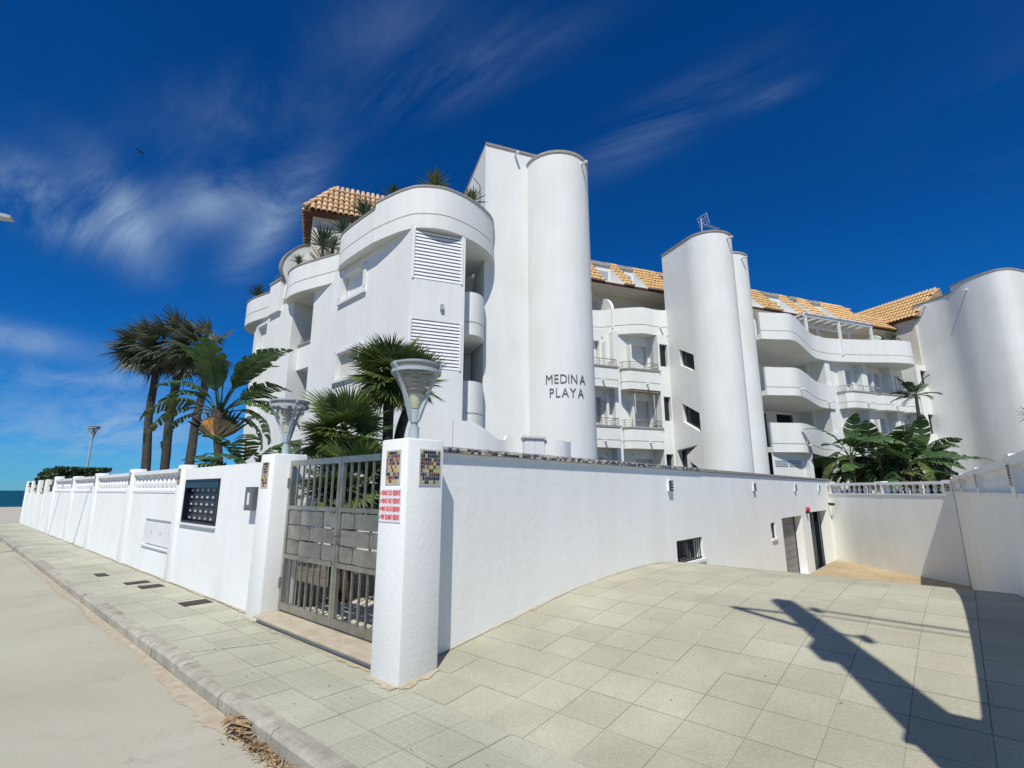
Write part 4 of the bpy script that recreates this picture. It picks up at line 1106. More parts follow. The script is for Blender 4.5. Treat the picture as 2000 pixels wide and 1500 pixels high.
# narrow wall with slit windows beside tower 2
so = bw(.98, -.40)
sls = [rect(.10, .56, 7.5, 8.62), rect(.16, .56, 4.86, 6.02), rect(.1, .5, 1.6, 3.3)]
m = MB().holed((so.x, so.y, 0), DV, [(0, 0), (.62, 0), (.62, 9.1), (0, 9.1)], sls, BV, .25, .7)
sw_ = build(m, 'slit_wall', WHITE, bd)
for h in sls:
    q = [so + DV * p[0] + Vector((0, 0, p[1])) + BV * .18 for p in h]
    build((lambda mm: (mm.add(q, [(0, 1, 2, 3)]), mm)[1])(MB()), 'slit_window', GLASS, sw_)
# ---------------- central facade between the towers
def facade(a0, a1, b, z0, z1, holes, depth=.25):
    o = bw(a0, b)
    return build(MB().holed((o.x, o.y, 0), DV, [(0, z0), (a1 - a0, z0), (a1 - a0, z1), (0, z1)], [rect(h[0] - a0, h[1] - a0, h[2], h[3]) for h in holes], BV, depth), 'facade_wall', WHITE, bd), o
cols = [(-2.9, -1.85), (-.12, .88)]
hs = []
for (x0, x1) in cols:
    hs += [(x0, x1, F2 + .05, F2 + 2.05), (x0, x1, F1 + .05, F1 + 2.05), (x0, x1, F0 + .1, F0 + 2.1)]
fw_, fo_ = facade(-5.3, 1.0, .3, 0, 9.2, hs, .3)
for h in hs:
    shutter_window(bd, fo_, DV, BV, h[0] + 5.3, h[1] + 5.3, h[2], h[3], .28, surround=False, matl=SHUT if h[2] > 5 else SHUTC, name='balcony_window')
    for xx in (h[0] - .16, h[1] + .16): build(bbox(MB(), xx - .035, xx + .035, .27, .299, h[3] + .16, h[3] + .23), 'vent_hole', GREYP, fw_, fix=True)
# pilasters and stepped fins between the balcony columns
m = MB(); bbox(m, -1.32, -1.0, -.05, .299, 0, 9.1); bbox(m, -3.6, -3.3, -.05, .299, 0, 9.1)
build(m, 'pilaster', WHITE, fw_, fix=True)
for z in (F2, F1):
    for x in (-.36, .98, -1.75):
        build(bbox(MB(), x, x + .10, -.02, .298, z + .7, z + 1.95), 'side_fin', WHITE, fw_, fix=True)
def box_balcony(a0, a1, bf, bk, z, ch=.28, rail=True):
    pts = [bp(*q) for q in ((a0, bk), (a0, bf + ch), (a0 + ch, bf), (a1, bf), (a1 + .001, bk))]
    p = band(bd, pts, z - .34, z - .02, z + .58, .12, 'balcony', cope=False, inner=[bp(a1, bk + .02), bp(a0, bk + .02)], smooth=False)
    build(MB().ribbon(offset(pts, -.04), .2, z + .58, z + .66), 'coping', STONE, p, fix=True)
    q = offset(pts, .05)
    build(MB().tube([Vector((x, y, z + .98)) for x, y in q], .018, 6), 'handrail', STEEL, p, smooth=True)
    for k in range(2): build(MB().tube([Vector((x, y, z + .76 + k * .1)) for x, y in q], .008, 5), 'rail', STEEL, p, smooth=True)
    for (x, y) in [q[1], q[2], ((q[2][0] + q[3][0]) / 2, (q[2][1] + q[3][1]) / 2), q[3]]:
        build(MB().tube([(x, y, z + .66), (x, y, z + .98)], .013, 5), 'rail_post', STEEL, p, smooth=True)
    c = bw((a0 + a1) / 2 + .2, bf); spout(p, (c.x, c.y), -BV, z - .05, .2)
    return p
for z in (F2, F1):
    box_balcony(-3.45, -1.36, -.45, .29, z); bx_ = box_balcony(-.98, .96, -.45, .29, z)
    if z == F2:
        aw = build(MB().tube([B3(-.75, -.35, z - .42), B3(.85, -.35, z - .42)], .075, 10), 'rolled_awning', mat('awning_brown', (.30, .21, .16), .8, .1, 6), bd, smooth=True)
        for x in (-.45, .62): build(MB().tube([B3(x, -.35, z - .45), B3(x, -.38, z - 1.5)], .015, 5), 'awning_arm', SMOOTHW, aw, smooth=True)
# wavy terrace parapet over the central facade
cp_ = spline([bp(*q) for q in ((-5.2, .95), (-3.2, .95), (-1.55, .78), (-.91, .31), (.14, -.32), (.9, -.31), (1.41, -.36), (1.84, -.68), (1.98, -1.26))], 6)
band(bd, cp_, 9.08, 9.50, 10.40, .16, 'terrace_parapet', cope=False, inner=[bp(1.6, 2.2), bp(-5.2, 2.2)])
spout(bd, bp(1.25, -.36), -BV, 9.48, .25)
def divider(a, bf, bb, ztop, z0=9.4, t=.16):
    pr = [(bb, z0), (bf, z0), (bf, 10.3)] + [(bf + (bb - bf) * .75 * (1 - math.cos(q)), 10.3 + (ztop - 10.3) * math.sin(q)) for q in [i * math.pi / 2 / 7 for i in range(1, 8)]] + [(bb, ztop - .15)]
    m = MB(); n = len(pr)
    m.add([B3(a, p[0], p[1]) for p in pr] + [B3(a + t, p[0], p[1]) for p in pr], [(i, (i + 1) % n, n + (i + 1) % n, n + i) for i in range(n)] + [tuple(range(n)), tuple(range(n, 2 * n))])
    build(m, 'terrace_divider', WHITE, bd, fix=True)
divider(-1.05, .35, 2.0, 11.28)
# penthouse level walls under the eaves
PW = mat('penthouse_render', (.66, .62, .53))
m = MB(); bbox(m, -6, 20.9, 2.0, 2.2, 9.38, 11.9)
pwall = build(m, 'penthouse_wall', PW, bd, fix=True)
for (x0, x1) in ((-.55, 1.5), (-4.5, -2.2), (8.0, 10.2), (12.4, 15.2)):
    s_ = build(bbox(MB(), x0, x1, 1.97, 1.998, 9.42, 11.0), 'louvre_door', GREYP, bd, fix=True)
    for k in range(9): build(bbox(MB(), x0 + .03, x1 - .03, 1.945, 1.97, 9.5 + k * .165, 9.6 + k * .165), 'slat', GREYP, s_, fix=True)
# ---------------- main roof with cut-out dormers
EZ, RZ, EB, RB = 11.95, 13.75, .60, 2.2
KA = lambda a: -13.95 + (a + 13.95) * 1.0494
sv = B3(0, RB, RZ) - B3(0, EB, EZ)
mroof = build(bbox(MB(), -6.2, 20.9, EB + .02, EB + .10, EZ - .13, EZ - .02), 'main_roof', BROWN, bd, fix=True)
build(bbox(MB(), -6.2, 20.9, EB + .10, 2.1, EZ - .10, EZ - .04), 'eave_soffit', PW, mroof, fix=True)
build(bbox(MB(), -6.2, 19.0, RB - .1, 5.0, RZ - .15, RZ - .02), 'roof_cap', TERRA, mroof, fix=True)
strips = [(KA(p), KA(q)) for p, q in ((-6.2, -3.9), (-3.0, -1.87), (-.72, -.10), (.67, 2.4), (5.9, 7.2), (8.25, 9.65), (10.9, 11.68), (12.35, 13.35), (14.35, 16.9))]
for i, (s0, s1) in enumerate(strips):
    pr = [(EB, EZ), (RB, RZ), (RB + .3, RZ), (RB + .3, EZ)]
    m = MB(); m.add([B3(s0, *p) for p in pr] + [B3(s1, *p) for p in pr], [(0, 1, 2, 3), (7, 6, 5, 4), (0, 4, 5, 1), (1, 5, 6, 2), (2, 6, 7, 3), (3, 7, 4, 0)])
    w_ = build(m, 'roof_slope', WHITE, bd, fix=True)
    tile_slope(w_, B3(s0, EB, EZ), DV, sv, s1 - s0 - .1, sv.length, (lambda s, t: True), False, TERRAY, seed=i)
# lower end of the slope running into the valley
low = [(EB, EZ), (EB + .85, EZ + .956), (EB + 1.2, EZ + .956), (EB + 1.2, EZ)]
m = MB(); m.add([B3(strips[-1][1] + .01, *p) for p in low] + [B3(21.3, *p) for p in low], [(0, 1, 2, 3), (7, 6, 5, 4), (0, 4, 5, 1), (1, 5, 6, 2), (2, 6, 7, 3), (3, 7, 4, 0)])
w_ = build(m, 'roof_slope', TERRA, bd, fix=True)
tile_slope(w_, B3(strips[-1][1], EB, EZ), DV, sv, 21.3 - strips[-1][1], 1.28, lambda s, t: True, False, TERRAY, seed=77)
for (s0, s1) in zip([s[1] for s in strips[:-1]], [s[0] for s in strips[1:]]):
    if s1 - s0 > 2: continue
    d_ = build(bbox(MB(), s0, s1, EB + 1.3, EB + 1.43, EZ, RZ - .30), 'dormer_wall', WHITE, bd, fix=True)
    build(bbox(MB(), s0, s1, EB + .05, EB + 1.3, EZ - .03, EZ + .06), 'dormer_ledge', WHITE, d_, fix=True)
    wv = build(bbox(MB(), s0 + .25, s1 - .1, EB + 1.28, EB + 1.299, EZ + .55, RZ - .6), 'dormer_window', GREYP, d_, fix=True)
    build(bbox(MB(), s0, s1, EB + 1.22, EB + 1.7, RZ - .299, RZ - .12), 'dormer_roof', STONE, d_, fix=True)
cm = MB(); vs, fs = half_tile(.095, .08, .40)
for i in range(60):
    p = B3(-6 + i * .36 if i < 66 else 17, RB + .03, RZ + .01)
    Rm = Matrix((BV, DV, Vector((0, 0, 1)))).transposed()
    cm.add([p + Rm @ Vector(q) for q in vs], fs)
build(cm, 'ridge_tiles', TERRA, mroof, smooth=True, kind='stuff')
# ---------------- loggia facade with waving balconies (right of tower 2)
lw, lo = facade(6.1, 13.4, 2.0, 0, 9.2, [(7.4, 8.9, F2 + .1, F2 + 2.1), (10.7, 11.9, F2 + .1, F2 + 2.0), (9.0, 10.2, F1 + .1, F1 + 2.2), (11.0, 12.3, F1 + .1, F1 + 2.2), (8.6, 9.9, F0 + .1, F0 + 2.2)], .2)
def grille_door(parent, a0, a1, b, z0, z1, matl=BLACKM, nb=12, name='grille_door'):
    g = build(bbox(MB(), a0, a1, b + .12, b + .14, z0, z1), name, GLASS, parent, fix=True)
    me = MB().tube([(0, 0, 0), (0, 0, z1 - z0)], .014, 5); me = mesh_of('grille_bar', me.v, me.f, matl)
    for k in range(nb): inst('grille_bar', me, g, bw(a0 + (k + .5) * (a1 - a0) / nb, b + .02, z0))
    return g
shutter_window(bd, lo, DV, BV, 1.3, 2.8, F2 + .1, F2 + 2.1, .18, surround=False, name='loggia_window')
shutter_window(bd, lo, DV, BV, 4.6, 5.8, F2 + .1, F2 + 2.0, .18, surround=False, name='loggia_window')
grille_door(bd, 9.0, 10.2, 2.0, F1 + .1, F1 + 2.2); grille_door(bd, 11.0, 12.3, 2.0, F1 + .1, F1 + 2.2)
shutter_window(bd, lo, DV, BV, 2.5, 3.8, F0 + .1, F0 + 2.2, .18, surround=False, matl=SHUTC, name='loggia_window')
lvd = build(bbox(MB(), 10.6, 11.7, 1.86, 1.9, F0 + .05, F0 + 2.2), 'louvre_door', DARK, bd, fix=True)
for k in range(13): build(bbox(MB(), 10.62, 11.68, 1.82, 1.86, F0 + .1 + k * .16, F0 + .2 + k * .16), 'slat', SHUT, lvd, fix=True)
grille_door(bd, 11.9, 12.9, .9, F0 + .05, F0 + 2.3, WOODD, 10)
build(bbox(MB(), 13.0, 13.4, .1, 1.99, 0, 9.2), 'loggia_side_wall', WHITE, lw, fix=True)
build(bbox(MB(), 12.75, 12.99, 1.0, 1.15, F1, 9.1), 'loggia_pilaster', WHITE, lw, fix=True)
wave = ((6.12, -1.86), (6.9, -2.05), (7.6, -2.25), (8.3, -2.05), (9.4, -1.5), (10.6, -.85), (11.7, -.3), (12.6, -.06), (13.42, 0.0))
for z in (F2, F1):
    pts = spline([bp(*q) for q in wave], 6)
    p = band(bd, pts, z - .42, z - .04, z + .98, .14, 'balcony_parapet', cope=False, inner=[bp(13.3, 2.0), bp(6.1, 2.0)])
    spout(p, bp(8.0, -2.16), -BV, z - .06, .24)
    spout(p, bp(12.7, -.05), -BV, z - .06, .24)
top_r = spline([bp(*q) for q in (wave[:-1] + ((13.6, -.02), (15.4, -.45), (17.2, -1.05), (18.5, -1.25), (19.3, -.95), (19.75, -.2), (19.8, .8)))], 6)
band(bd, top_r, 9.02, 9.44, 10.40, .16, 'terrace_parapet', cope=False, inner=[bp(19.6, 2.0), bp(6.1, 2.0)])
divider(6.9, -.8, 1.0, 10.95); divider(18.9, .2, 1.3, 11.5)
# pier under the first balcony at ground level
gw, go = facade(6.1, 8.2, -1.75, 0, F1 - .4, [], .1)
build(bbox(MB(), 8.2, 8.45, -2.0, 1.9, 0, F1 - .41), 'ground_pier', WHITE, gw, fix=True)
for k in range(3):
    for x0, x1 in ((6.25, 7.05), (7.15, 7.95)): build(bbox(MB(), x0, x1, -1.775, -1.752, 2.78 + k * .11, 2.84 + k * .11), 'vent_slat', GREYP, gw, fix=True)
# ---------------- balcony columns at the right
hs = []
rc = [(14.55, 15.45), (16.95, 17.95), (19.05, 19.85)]
for (x0, x1) in rc:
    hs += [(x0, x1, F2 + .05, F2 + 2.1), (x0, x1, F1 + .05, F1 + 2.05), (x0, x1, F0 + .1, F0 + 2.1)]
dk = [(21.35, 22.9, 8.0, 9.1), (21.35, 22.9, 5.15, 6.4), (21.4, 23.0, 2.4, 3.5)]
rw_, ro = facade(13.4, 23.2, .3, 0, 9.2, hs, .3)
for h in hs:
    shutter_window(bd, ro, DV, BV, h[0] - 13.4, h[1] - 13.4, h[2], h[3], .28, surround=False, name='balcony_window')
    for xx in (h[0] - .16, h[1] + .16): build(bbox(MB(), xx - .035, xx + .035, .27, .299, h[3] + .12, h[3] + .19), 'vent_hole', GREYP, rw_, fix=True)
for x in (15.85, 18.3): build(bbox(MB(), x, x + .3, -.15, .299, 0, 9.05), 'pilaster', WHITE, rw_, fix=True)
for z in (F2, F1):
    for (x0, x1) in ((14.0, 16.2), (16.5, 18.65), (18.85, 20.05)): box_balcony(x0, x1, -.5, .29, z)
    for x in (14.2, 15.75, 16.6, 18.2, 18.8): build(bbox(MB(), x, x + .12, -.1, .298, z + .6, z + 1.9), 'side_fin', WHITE, rw_, fix=True)
# ---------------- right wing: tiled roof and its towers
p3a = spline([(21.045, -.45), (21.0, -1.2), (20.95, -1.8), (20.84, -2.35), (20.66, -2.8)], 5) + [(21.0, -3.1), (23.5, -3.1), (23.5, -.45)]
t3 = build(MB().prism([bp(*q) for q in p3a], 0, TT - .08), 'tower', WHITE, bd, smooth=True, fix=True)
coping(t3, p3a, TT - .08); spout(t3, bp(21.0, -1.2), -DV, TT - .25)
p3 = spline([(20.66, -2.797), (20.38, -3.45), (20.22, -4.1), (20.17, -4.75), (20.28, -5.2), (20.6, -5.5), (21.1, -5.62), (21.9, -5.66)], 5) + [(24.5, -5.66), (24.5, -2.797)]
t3b = build(MB().prism([bp(*q) for q in p3], 0, TT + .25), 'tower', WHITE, bd, smooth=True, fix=True)
coping(t3b, p3, TT + .25); spout(t3b, bp(20.3, -3.75), -DV, TT - .3)
wo_ = bw(20.1, -.55); dks = [rect(.38, .93, 7.9, 8.95), rect(.40, .93, 5.0, 6.2), rect(.42, .93, 2.3, 3.4)]
ew = build(MB().holed((wo_.x, wo_.y, 0), DV, [(0, 0), (.95, 0), (.95, 9.28), (0, 9.28)], dks, BV, .25, .84), 'slit_wall', WHITE, bd)
for h in dks:
    q = [wo_ + DV * p[0] + Vector((0, 0, p[1])) + BV * .18 for p in h]
    build((lambda mm: (mm.add(q, [(0, 1, 2, 3)]), mm)[1])(MB()), 'slit_window', GLASS, ew)
WE, WR = 12.5, 14.3
sw2 = B3(22.2, 0, WR) - B3(20.65, 0, WE)
m = MB(); m.add([B3(20.65, -.75, WE), B3(20.65, 1.8, WE), B3(22.2, 2.8, WR), B3(22.2, -1.5, WR), B3(24.0, -1.0, WE), B3(24.0, 2.8, WE), B3(20.65, 4.5, WE), B3(22.2, 4.5, WR)], [(0, 1, 2, 3), (3, 2, 5, 4), (0, 3, 4), (1, 6, 7, 2)])
wroof = build(m, 'wing_roof', TERRA, bd)
tile_slope(wroof, B3(20.65, 4.5, WE), -BV, sw2, 5.9, sw2.length, lambda s, t: s < 5.2 + t * .28, False, TERRAY, seed=31)
build(bbox(MB(), 20.9, 23.5, -.5, 4.4, 9.3, WE - .12), 'wing_penthouse_wall', PW, wroof, fix=True)
build(bbox(MB(), 20.62, 24, -.75, 4.5, WE - .13, WE - .01), 'eave_board', BROWN, wroof, fix=True)
# body behind everything
build(MB().prism([bp(*q) for q in ((-9.0, 1.5), (-5.3, 2.25), (21, 2.25), (24, 1), (24, 9), (-9, 9))], 0, 9.3), 'building_core', WHITE, bd, fix=True)
build(MB().prism([bp(*q) for q in ((-6.0, 2.3), (20.5, 2.3), (20.5, 8), (-6, 8))], 9.3, 13.4), 'penthouse_core', PW, bd, fix=True)
# low curved garden walls and small structure at the foot of the tower
g0 = thing('garden_wall', 'low curved white garden wall below the lettered tower', 'wall', bw(-9.2, -7.2, 0))
def curve_wall(root, pts, tops, t=.14):
    q = offset(pts, t); n = len(pts); m = MB()
    m.add([(p[0], p[1], 0) for p in pts] + [(p[0], p[1], z) for p, z in zip(pts, tops)] + [(p[0], p[1], 0) for p in q] + [(p[0], p[1], z) for p, z in zip(q, tops)],
          [f for i in range(n - 1) for f in ((i, i + 1, n + i + 1, n + i), (2 * n + i + 1, 2 * n + i, 3 * n + i, 3 * n + i + 1), (n + i, n + i + 1, 3 * n + i + 1, 3 * n + i))] + [(2 * n, 0, n, 3 * n), (n - 1, 3 * n - 1, 4 * n - 1, 2 * n - 1)])
    return build(m, 'wall_body', WHITE, root, smooth=True, fix=True)
pts = spline([bp(*q) for q in ((-10.9, -7.6), (-10.3, -7.65), (-9.8, -7.55), (-9.45, -7.4), (-9.2, -7.4), (-9.0, -7.55))], 4)
curve_wall(g0, pts, [3.35 - .42 * min(1, max(0, (i - 3) / 6)) + (.14 if i > 12 else 0) for i in range(len(pts))])
pts = spline([bp(*q) for q in ((-8.45, -7.55), (-8.2, -7.7), (-7.9, -7.7), (-7.6, -7.5))], 4)
curve_wall(g0, pts, [2.95 + .02 * math.cos(i) for i in range(len(pts))])
ub = thing('utility_cabinet', 'pale meter cabinet built between the curved garden walls', 'cabinet', bw(-8.75, -7.6, 0))
build(bbox(MB(), -9.02, -8.43, -7.62, -7.3, 0, 2.98), 'case', mat('pale_pink_render', (.70, .66, .64), .8, .03, 4), ub, fix=True)
for k in range(2): build(bbox(MB(), -8.99 + k * .28, -8.74 + k * .28, -7.645, -7.621, 2.45, 2.9), 'door', SMOOTHW, ub, fix=True)
build(bbox(MB(), -9.06, -8.4, -7.68, -7.28, 2.98, 3.03), 'lid', mat('pale_pink_render', (.70, .66, .64)), ub, fix=True)
# pergola on the right terrace
pg = thing('pergola', 'white metal pergola on the upper right terrace', 'pergola', bw(14.3, .3, 9.4))
PGW = mat('white_metal', (.78, .79, .79), .4, .02, 4)
for x in (11.6, 14.3, 17.1):
    for b_ in (-.15, 1.2): build(bbox(MB(), x - .06, x + .06, b_ - .06, b_ + .06, 9.38, 11.45), 'post', PGW, pg, fix=True)
build(bbox(MB(), 11.5, 17.25, -.22, -.08, 11.45, 11.6), 'front_beam', PGW, pg, fix=True)
build(bbox(MB(), 11.5, 17.25, 1.13, 1.27, 11.45, 11.6), 'back_beam', PGW, pg, fix=True)
for k in range(9): build(bbox(MB(), 11.55 + k * .69, 11.62 + k * .69, -.3, 1.27, 11.601, 11.68), 'rafter', PGW, pg, fix=True)
build(bbox(MB(), 11.5, 17.25, -.3, -.24, 11.601, 11.66), 'edge_rail', PGW, pg, fix=True)
# TV antenna on tower 2
an = thing('tv_antenna', 'metal television antenna on top of the middle tower', 'antenna', bw(2.2, -2.4, TT + .09))
ap = bw(2.25, -2.6, TT + .08); STEEL_, STEEL = STEEL, mat('aluminium', (.62, .64, .65), .4, .03, 4)
build(MB().tube([ap, ap + Vector((0, 0, 1.0))], .022, 6), 'mast', STEEL, an, smooth=True)
build(MB().tube([ap + DV * -.15 + Vector((0, 0, .75)), ap + DV * 1.0 + Vector((0, 0, .62))], .014, 5), 'boom', STEEL, an, smooth=True)
for k in range(7):
    c = ap + DV * (.35 + k * .1) + Vector((0, 0, .69 - k * .012)); build(MB().tube([c - BV * .14, c + BV * .14], .007, 4), 'element', STEEL, an)
gr = MB()
for k in range(5): gr.tube([ap + BV * (-.3 + k * .15) + DV * .2 + Vector((0, 0, .62)), ap + BV * (-.3 + k * .15) + DV * .05 + Vector((0, 0, 1.15))], .013, 4)
for k in range(4): gr.tube([ap + BV * -.32 + DV * (.18 - k * .04) + Vector((0, 0, .66 + k * .15)), ap + BV * .32 + DV * (.18 - k * .04) + Vector((0, 0, .66 + k * .15))], .013, 4)
build(gr, 'reflector', STEEL, an); STEEL = STEEL_
# ------------------------------------------------------------------ plants
def leafmat(name, c1, c2, rough=.5, sub=.0):
    m = mat(name, c1, rough, .18, 3.5, 0, 1, col2=c2, spec=.4)
    t = m.node_tree; b = t.nodes['Principled BSDF']; L = t.links.new
    out = [n for n in t.nodes if n.type == 'OUTPUT_MATERIAL'][0]
    tr = N(t, 'ShaderNodeBsdfTranslucent'); ms = N(t, 'ShaderNodeMixShader'); ms.inputs[0].default_value = .22
    src = b.inputs['Base Color'].links[0].from_socket
    L(src, tr.inputs['Color']); L(b.outputs[0], ms.inputs[1]); L(tr.outputs[0], ms.inputs[2]); L(ms.outputs[0], out.inputs['Surface'])
    return m
FANG = leafmat('fan_palm_green', (.17, .22, .055), (.09, .14, .035))
FAND = leafmat('fan_palm_dark', (.09, .14, .05), (.05, .09, .035))
WASH = leafmat('tall_palm_green', (.12, .135, .08), (.05, .068, .042))
WASHD = leafmat('dry_palm_leaf', (.22, .16, .085), (.13, .095, .05), .8)
BAN = leafmat('banana_green', (.085, .15, .045), (.045, .095, .03), .4)
BANY = leafmat('banana_yellow_green', (.16, .19, .04), (.08, .12, .03), .4)
YUC = leafmat('yucca_green', (.06, .10, .055), (.035, .065, .04), .5)
YUCY = leafmat('yucca_yellow_green', (.13, .16, .05), (.07, .10, .04), .5)
HEDG = leafmat('hedge_green', (.05, .10, .03), (.025, .055, .018), .45)
TRUNK = mat('palm_trunk', (.085, .08, .07), .9, .12, 9, .8, 16, col2=(.045, .043, .038))
TRUNKW = mat('fibrous_trunk', (.12, .085, .055), .95, .2, 12, 1.0, 22, col2=(.05, .04, .03))
BRACT = mat('dry_bract', (.42, .20, .045), .8, .2, 6, col2=(.20, .10, .04))
def orient(d, roll=0.0):
    d = Vector(d).normalized(); h = Vector((0, 0, 1)) if abs(d.z) < .97 else Vector((1, 0, 0))
    y = h.cross(d).normalized(); z = d.cross(y).normalized()
    M_ = Matrix((d, y, z)).transposed()
    return M_ @ Matrix.Rotation(roll, 3, 'X')
def fan_leaf_mesh(name, mt, pet, blade, n, spread, droop, seed, wd=.028, ragged=.12):
    rr = random.Random(seed); vs = []; fs = []
    def strip(pts, ws, nrm):
        o = len(vs)
        for p, w_, s_ in zip(pts, ws, nrm):
            vs.append(p - s_ * w_); vs.append(p + s_ * w_)
        for i in range(len(pts) - 1): fs.append((o + 2 * i, o + 2 * i + 1, o + 2 * i + 3, o + 2 * i + 2))
    side = Vector((0, 1, 0))
    # petiole, bowed slightly
    P = [Vector((pet * t, 0, -.10 * pet * t * t)) for t in (0, .33, .66, 1)]
    strip(P, [.014, .012, .010, .010], [side] * 4); strip(P, [.010, .009, .008, .007], [Vector((0, 0, 1))] * 4)
    tip = P[-1]
    for i in range(n):
        a = -spread / 2 + spread * i / (n - 1) + rr.uniform(-.03, .03)
        L_ = blade * (1 - .30 * abs(a / (spread / 2)) ** 2) * rr.uniform(1 - ragged, 1 + ragged)
        d = Vector((math.cos(a), math.sin(a), 0)); s_ = Vector((-d.y, d.x, 0))
        fold = .05 * (1 if i % 2 else -1)
        dr = droop * rr.uniform(.6, 1.4)
        pts = []
        for t in (0, .4, .72, 1):
            pts.append(tip + d * (L_ * t * (1 - .15 * dr * t)) + Vector((0, 0, -.12 * abs(a) * L_ * t * .3 - dr * L_ * .55 * t ** 2.2)))
        sv = (s_ + Vector((0, 0, fold * 6))).normalized()
        strip(pts, [.006, wd * blade * 1.1, wd * blade * .75, .002], [sv] * 4)
    return mesh_of(name, vs, fs, mt)
def fan_palm(root, trunk_pts, rads, crown, nleaf, meshes, scale=1.0, pitch=(-45, 78), wind=Vector((0, 0, 0)), seed=1, tmat=TRUNKW, skirt=None, skn=0):
    rr = random.Random(seed)
    tp = spline([tuple(p) for p in trunk_pts], 5)
    rs = [rads[0] + (rads[1] - rads[0]) * i / (len(tp) - 1) for i in range(len(tp))]
    rs = [r * (1 + rr.uniform(-.05, .05)) for r in rs]
    build(MB().tube([Vector(p) for p in tp], rs, 12), 'trunk', tmat, root, smooth=True)
    for k in range(nleaf):
        az = k * 2.39996 + rr.uniform(-.25, .25)
        f = (k + .5) / nleaf
        el = R_(pitch[1] + (pitch[0] - pitch[1]) * f ** .8 + rr.uniform(-9, 9))
        d = Vector((math.cos(az) * math.cos(el), math.sin(az) * math.cos(el), math.sin(el))) + wind
        s_ = scale * rr.uniform(.85, 1.12)
        inst('leaf', meshes[k % len(meshes)], root, Vector(crown) + Vector((rr.uniform(-.05, .05), rr.uniform(-.05, .05), rr.uniform(-.1, .08))) * scale, orient(d, rr.uniform(-.5, .5)), (s_, s_, s_))
    for k in range(skn):
        az = rr.uniform(0, 6.28); el = R_(rr.uniform(-88, -55))
        d = Vector((math.cos(az) * math.cos(el), math.sin(az) * math.cos(el), math.sin(el))) + wind * .6
        s_ = scale * rr.uniform(.6, .9)
        inst('dry_leaf', skirt, root, Vector(crown) + Vector((0, 0, -.1 * scale)), orient(d, rr.uniform(-1, 1)), (s_, s_, s_))
FM = [fan_leaf_mesh('fan_leaf', FANG if i < 3 else FAND, .36, .55, 34, R_(215), .20, 40 + i, .034) for i in range(4)]
FMD = fan_leaf_mesh('dry_fan_leaf', WASHD, .40, .45, 16, R_(140), .9, 77)
# fan palms inside the gate
f1 = thing('fan_palm', 'low bushy fan palm behind the metal gate', 'palm', (1.75, 3.1, .1))
c = atY(672, 842, 8.1)
fan_palm(f1, [(c.x + .05, c.y, .06), (c.x + .02, c.y, 1.2), (c.x, c.y, c.z)], (.12, .09), c, 44, FM, .92, (-35, 80), seed=4, skirt=FMD, skn=4)
f1b = thing('fan_palm', 'short fan palm with drooping fronds seen through the gate bars', 'palm', (1.75, 2.6, .1))
c = atY(690, 945, 7.6)
fan_palm(f1b, [(c.x, c.y + .05, .06), (c.x, c.y, .8), (c.x, c.y, c.z)], (.11, .09), c, 40, FM, .95, (-40, 75), seed=9, skirt=FMD, skn=3)
f2_ = thing('fan_palm', 'fan palm with two shaggy trunks behind the corner pillar lamp', 'palm', (2.2, 3.3, .1))
c = atY(762, 725, 8.7); c2 = atY(806, 745, 8.8)
fan_palm(f2_, [tuple(atY(757, 985, 8.6).xy) + (.06,), tuple(atY(757, 860, 8.6)), tuple(c)], (.085, .095), c, 46, FM, .92, (-55, 80), seed=12, skirt=FMD, skn=8)
tb = [tuple(atY(768, 985, 8.7).xy) + (.06,), tuple(atY(776, 880, 8.75)), tuple(atY(795, 800, 8.8)), tuple(c2)]
build(MB().tube([Vector(p) for p in spline(tb, 5)], .085, 12), 'trunk', TRUNKW, f2_, smooth=True)
rr = random.Random(5)
for k in range(34):
    az = k * 2.4; el = R_(75 - 120 * (k / 34) + rr.uniform(-8, 8)); s_ = rr.uniform(.65, .85)
    inst('leaf', FM[k % 4], f2_, c2, orient((math.cos(az) * math.cos(el), math.sin(az) * math.cos(el), math.sin(el)), rr.uniform(-.4, .4)), (s_, s_, s_))
# three tall palms blown by the wind
WM = [fan_leaf_mesh('tall_palm_leaf', WASH, .85, .95, 22, R_(175), .45, 60 + i, .034, .25) for i in range(3)]
WMD = fan_leaf_mesh('dry_tall_palm_leaf', WASHD, .7, .8, 14, R_(120), 1.1, 66, .03, .25)
wind = (RT * -.75 + Vector((0, 0, -.05)))
for (bx, by, tx, ty, Y, seed, lab, sc_k) in ((285, 912, 303, 735, 22, 21, 'tallest wind blown palm, farthest left of the three', .98), (322, 910, 348, 728, 21, 22, 'wind blown palm in the middle of the three behind the wall', 1.0), (370, 905, 405, 735, 20, 23, 'leaning wind blown palm nearest the white building', .88)):
    b = atY(bx, by, Y); t_ = atY(tx, ty, Y); mid = b.lerp(t_, .55) + RT * -.10
    lo = b + (b - t_) * ((b.z - .05) / (t_.z - b.z)) * .9
    pt = thing('tall_palm', lab, 'palm', (lo.x, lo.y, .05))
    crown = atY(tx - 2, ty - 52, Y)
    fan_palm(pt, [(lo.x, lo.y, .05), tuple(b), tuple(mid), tuple(t_), tuple(crown)], (.19, .135), crown, 42, WM, sc_k * 1.02, (-40, 84), wind, seed, TRUNK, WMD, 22)
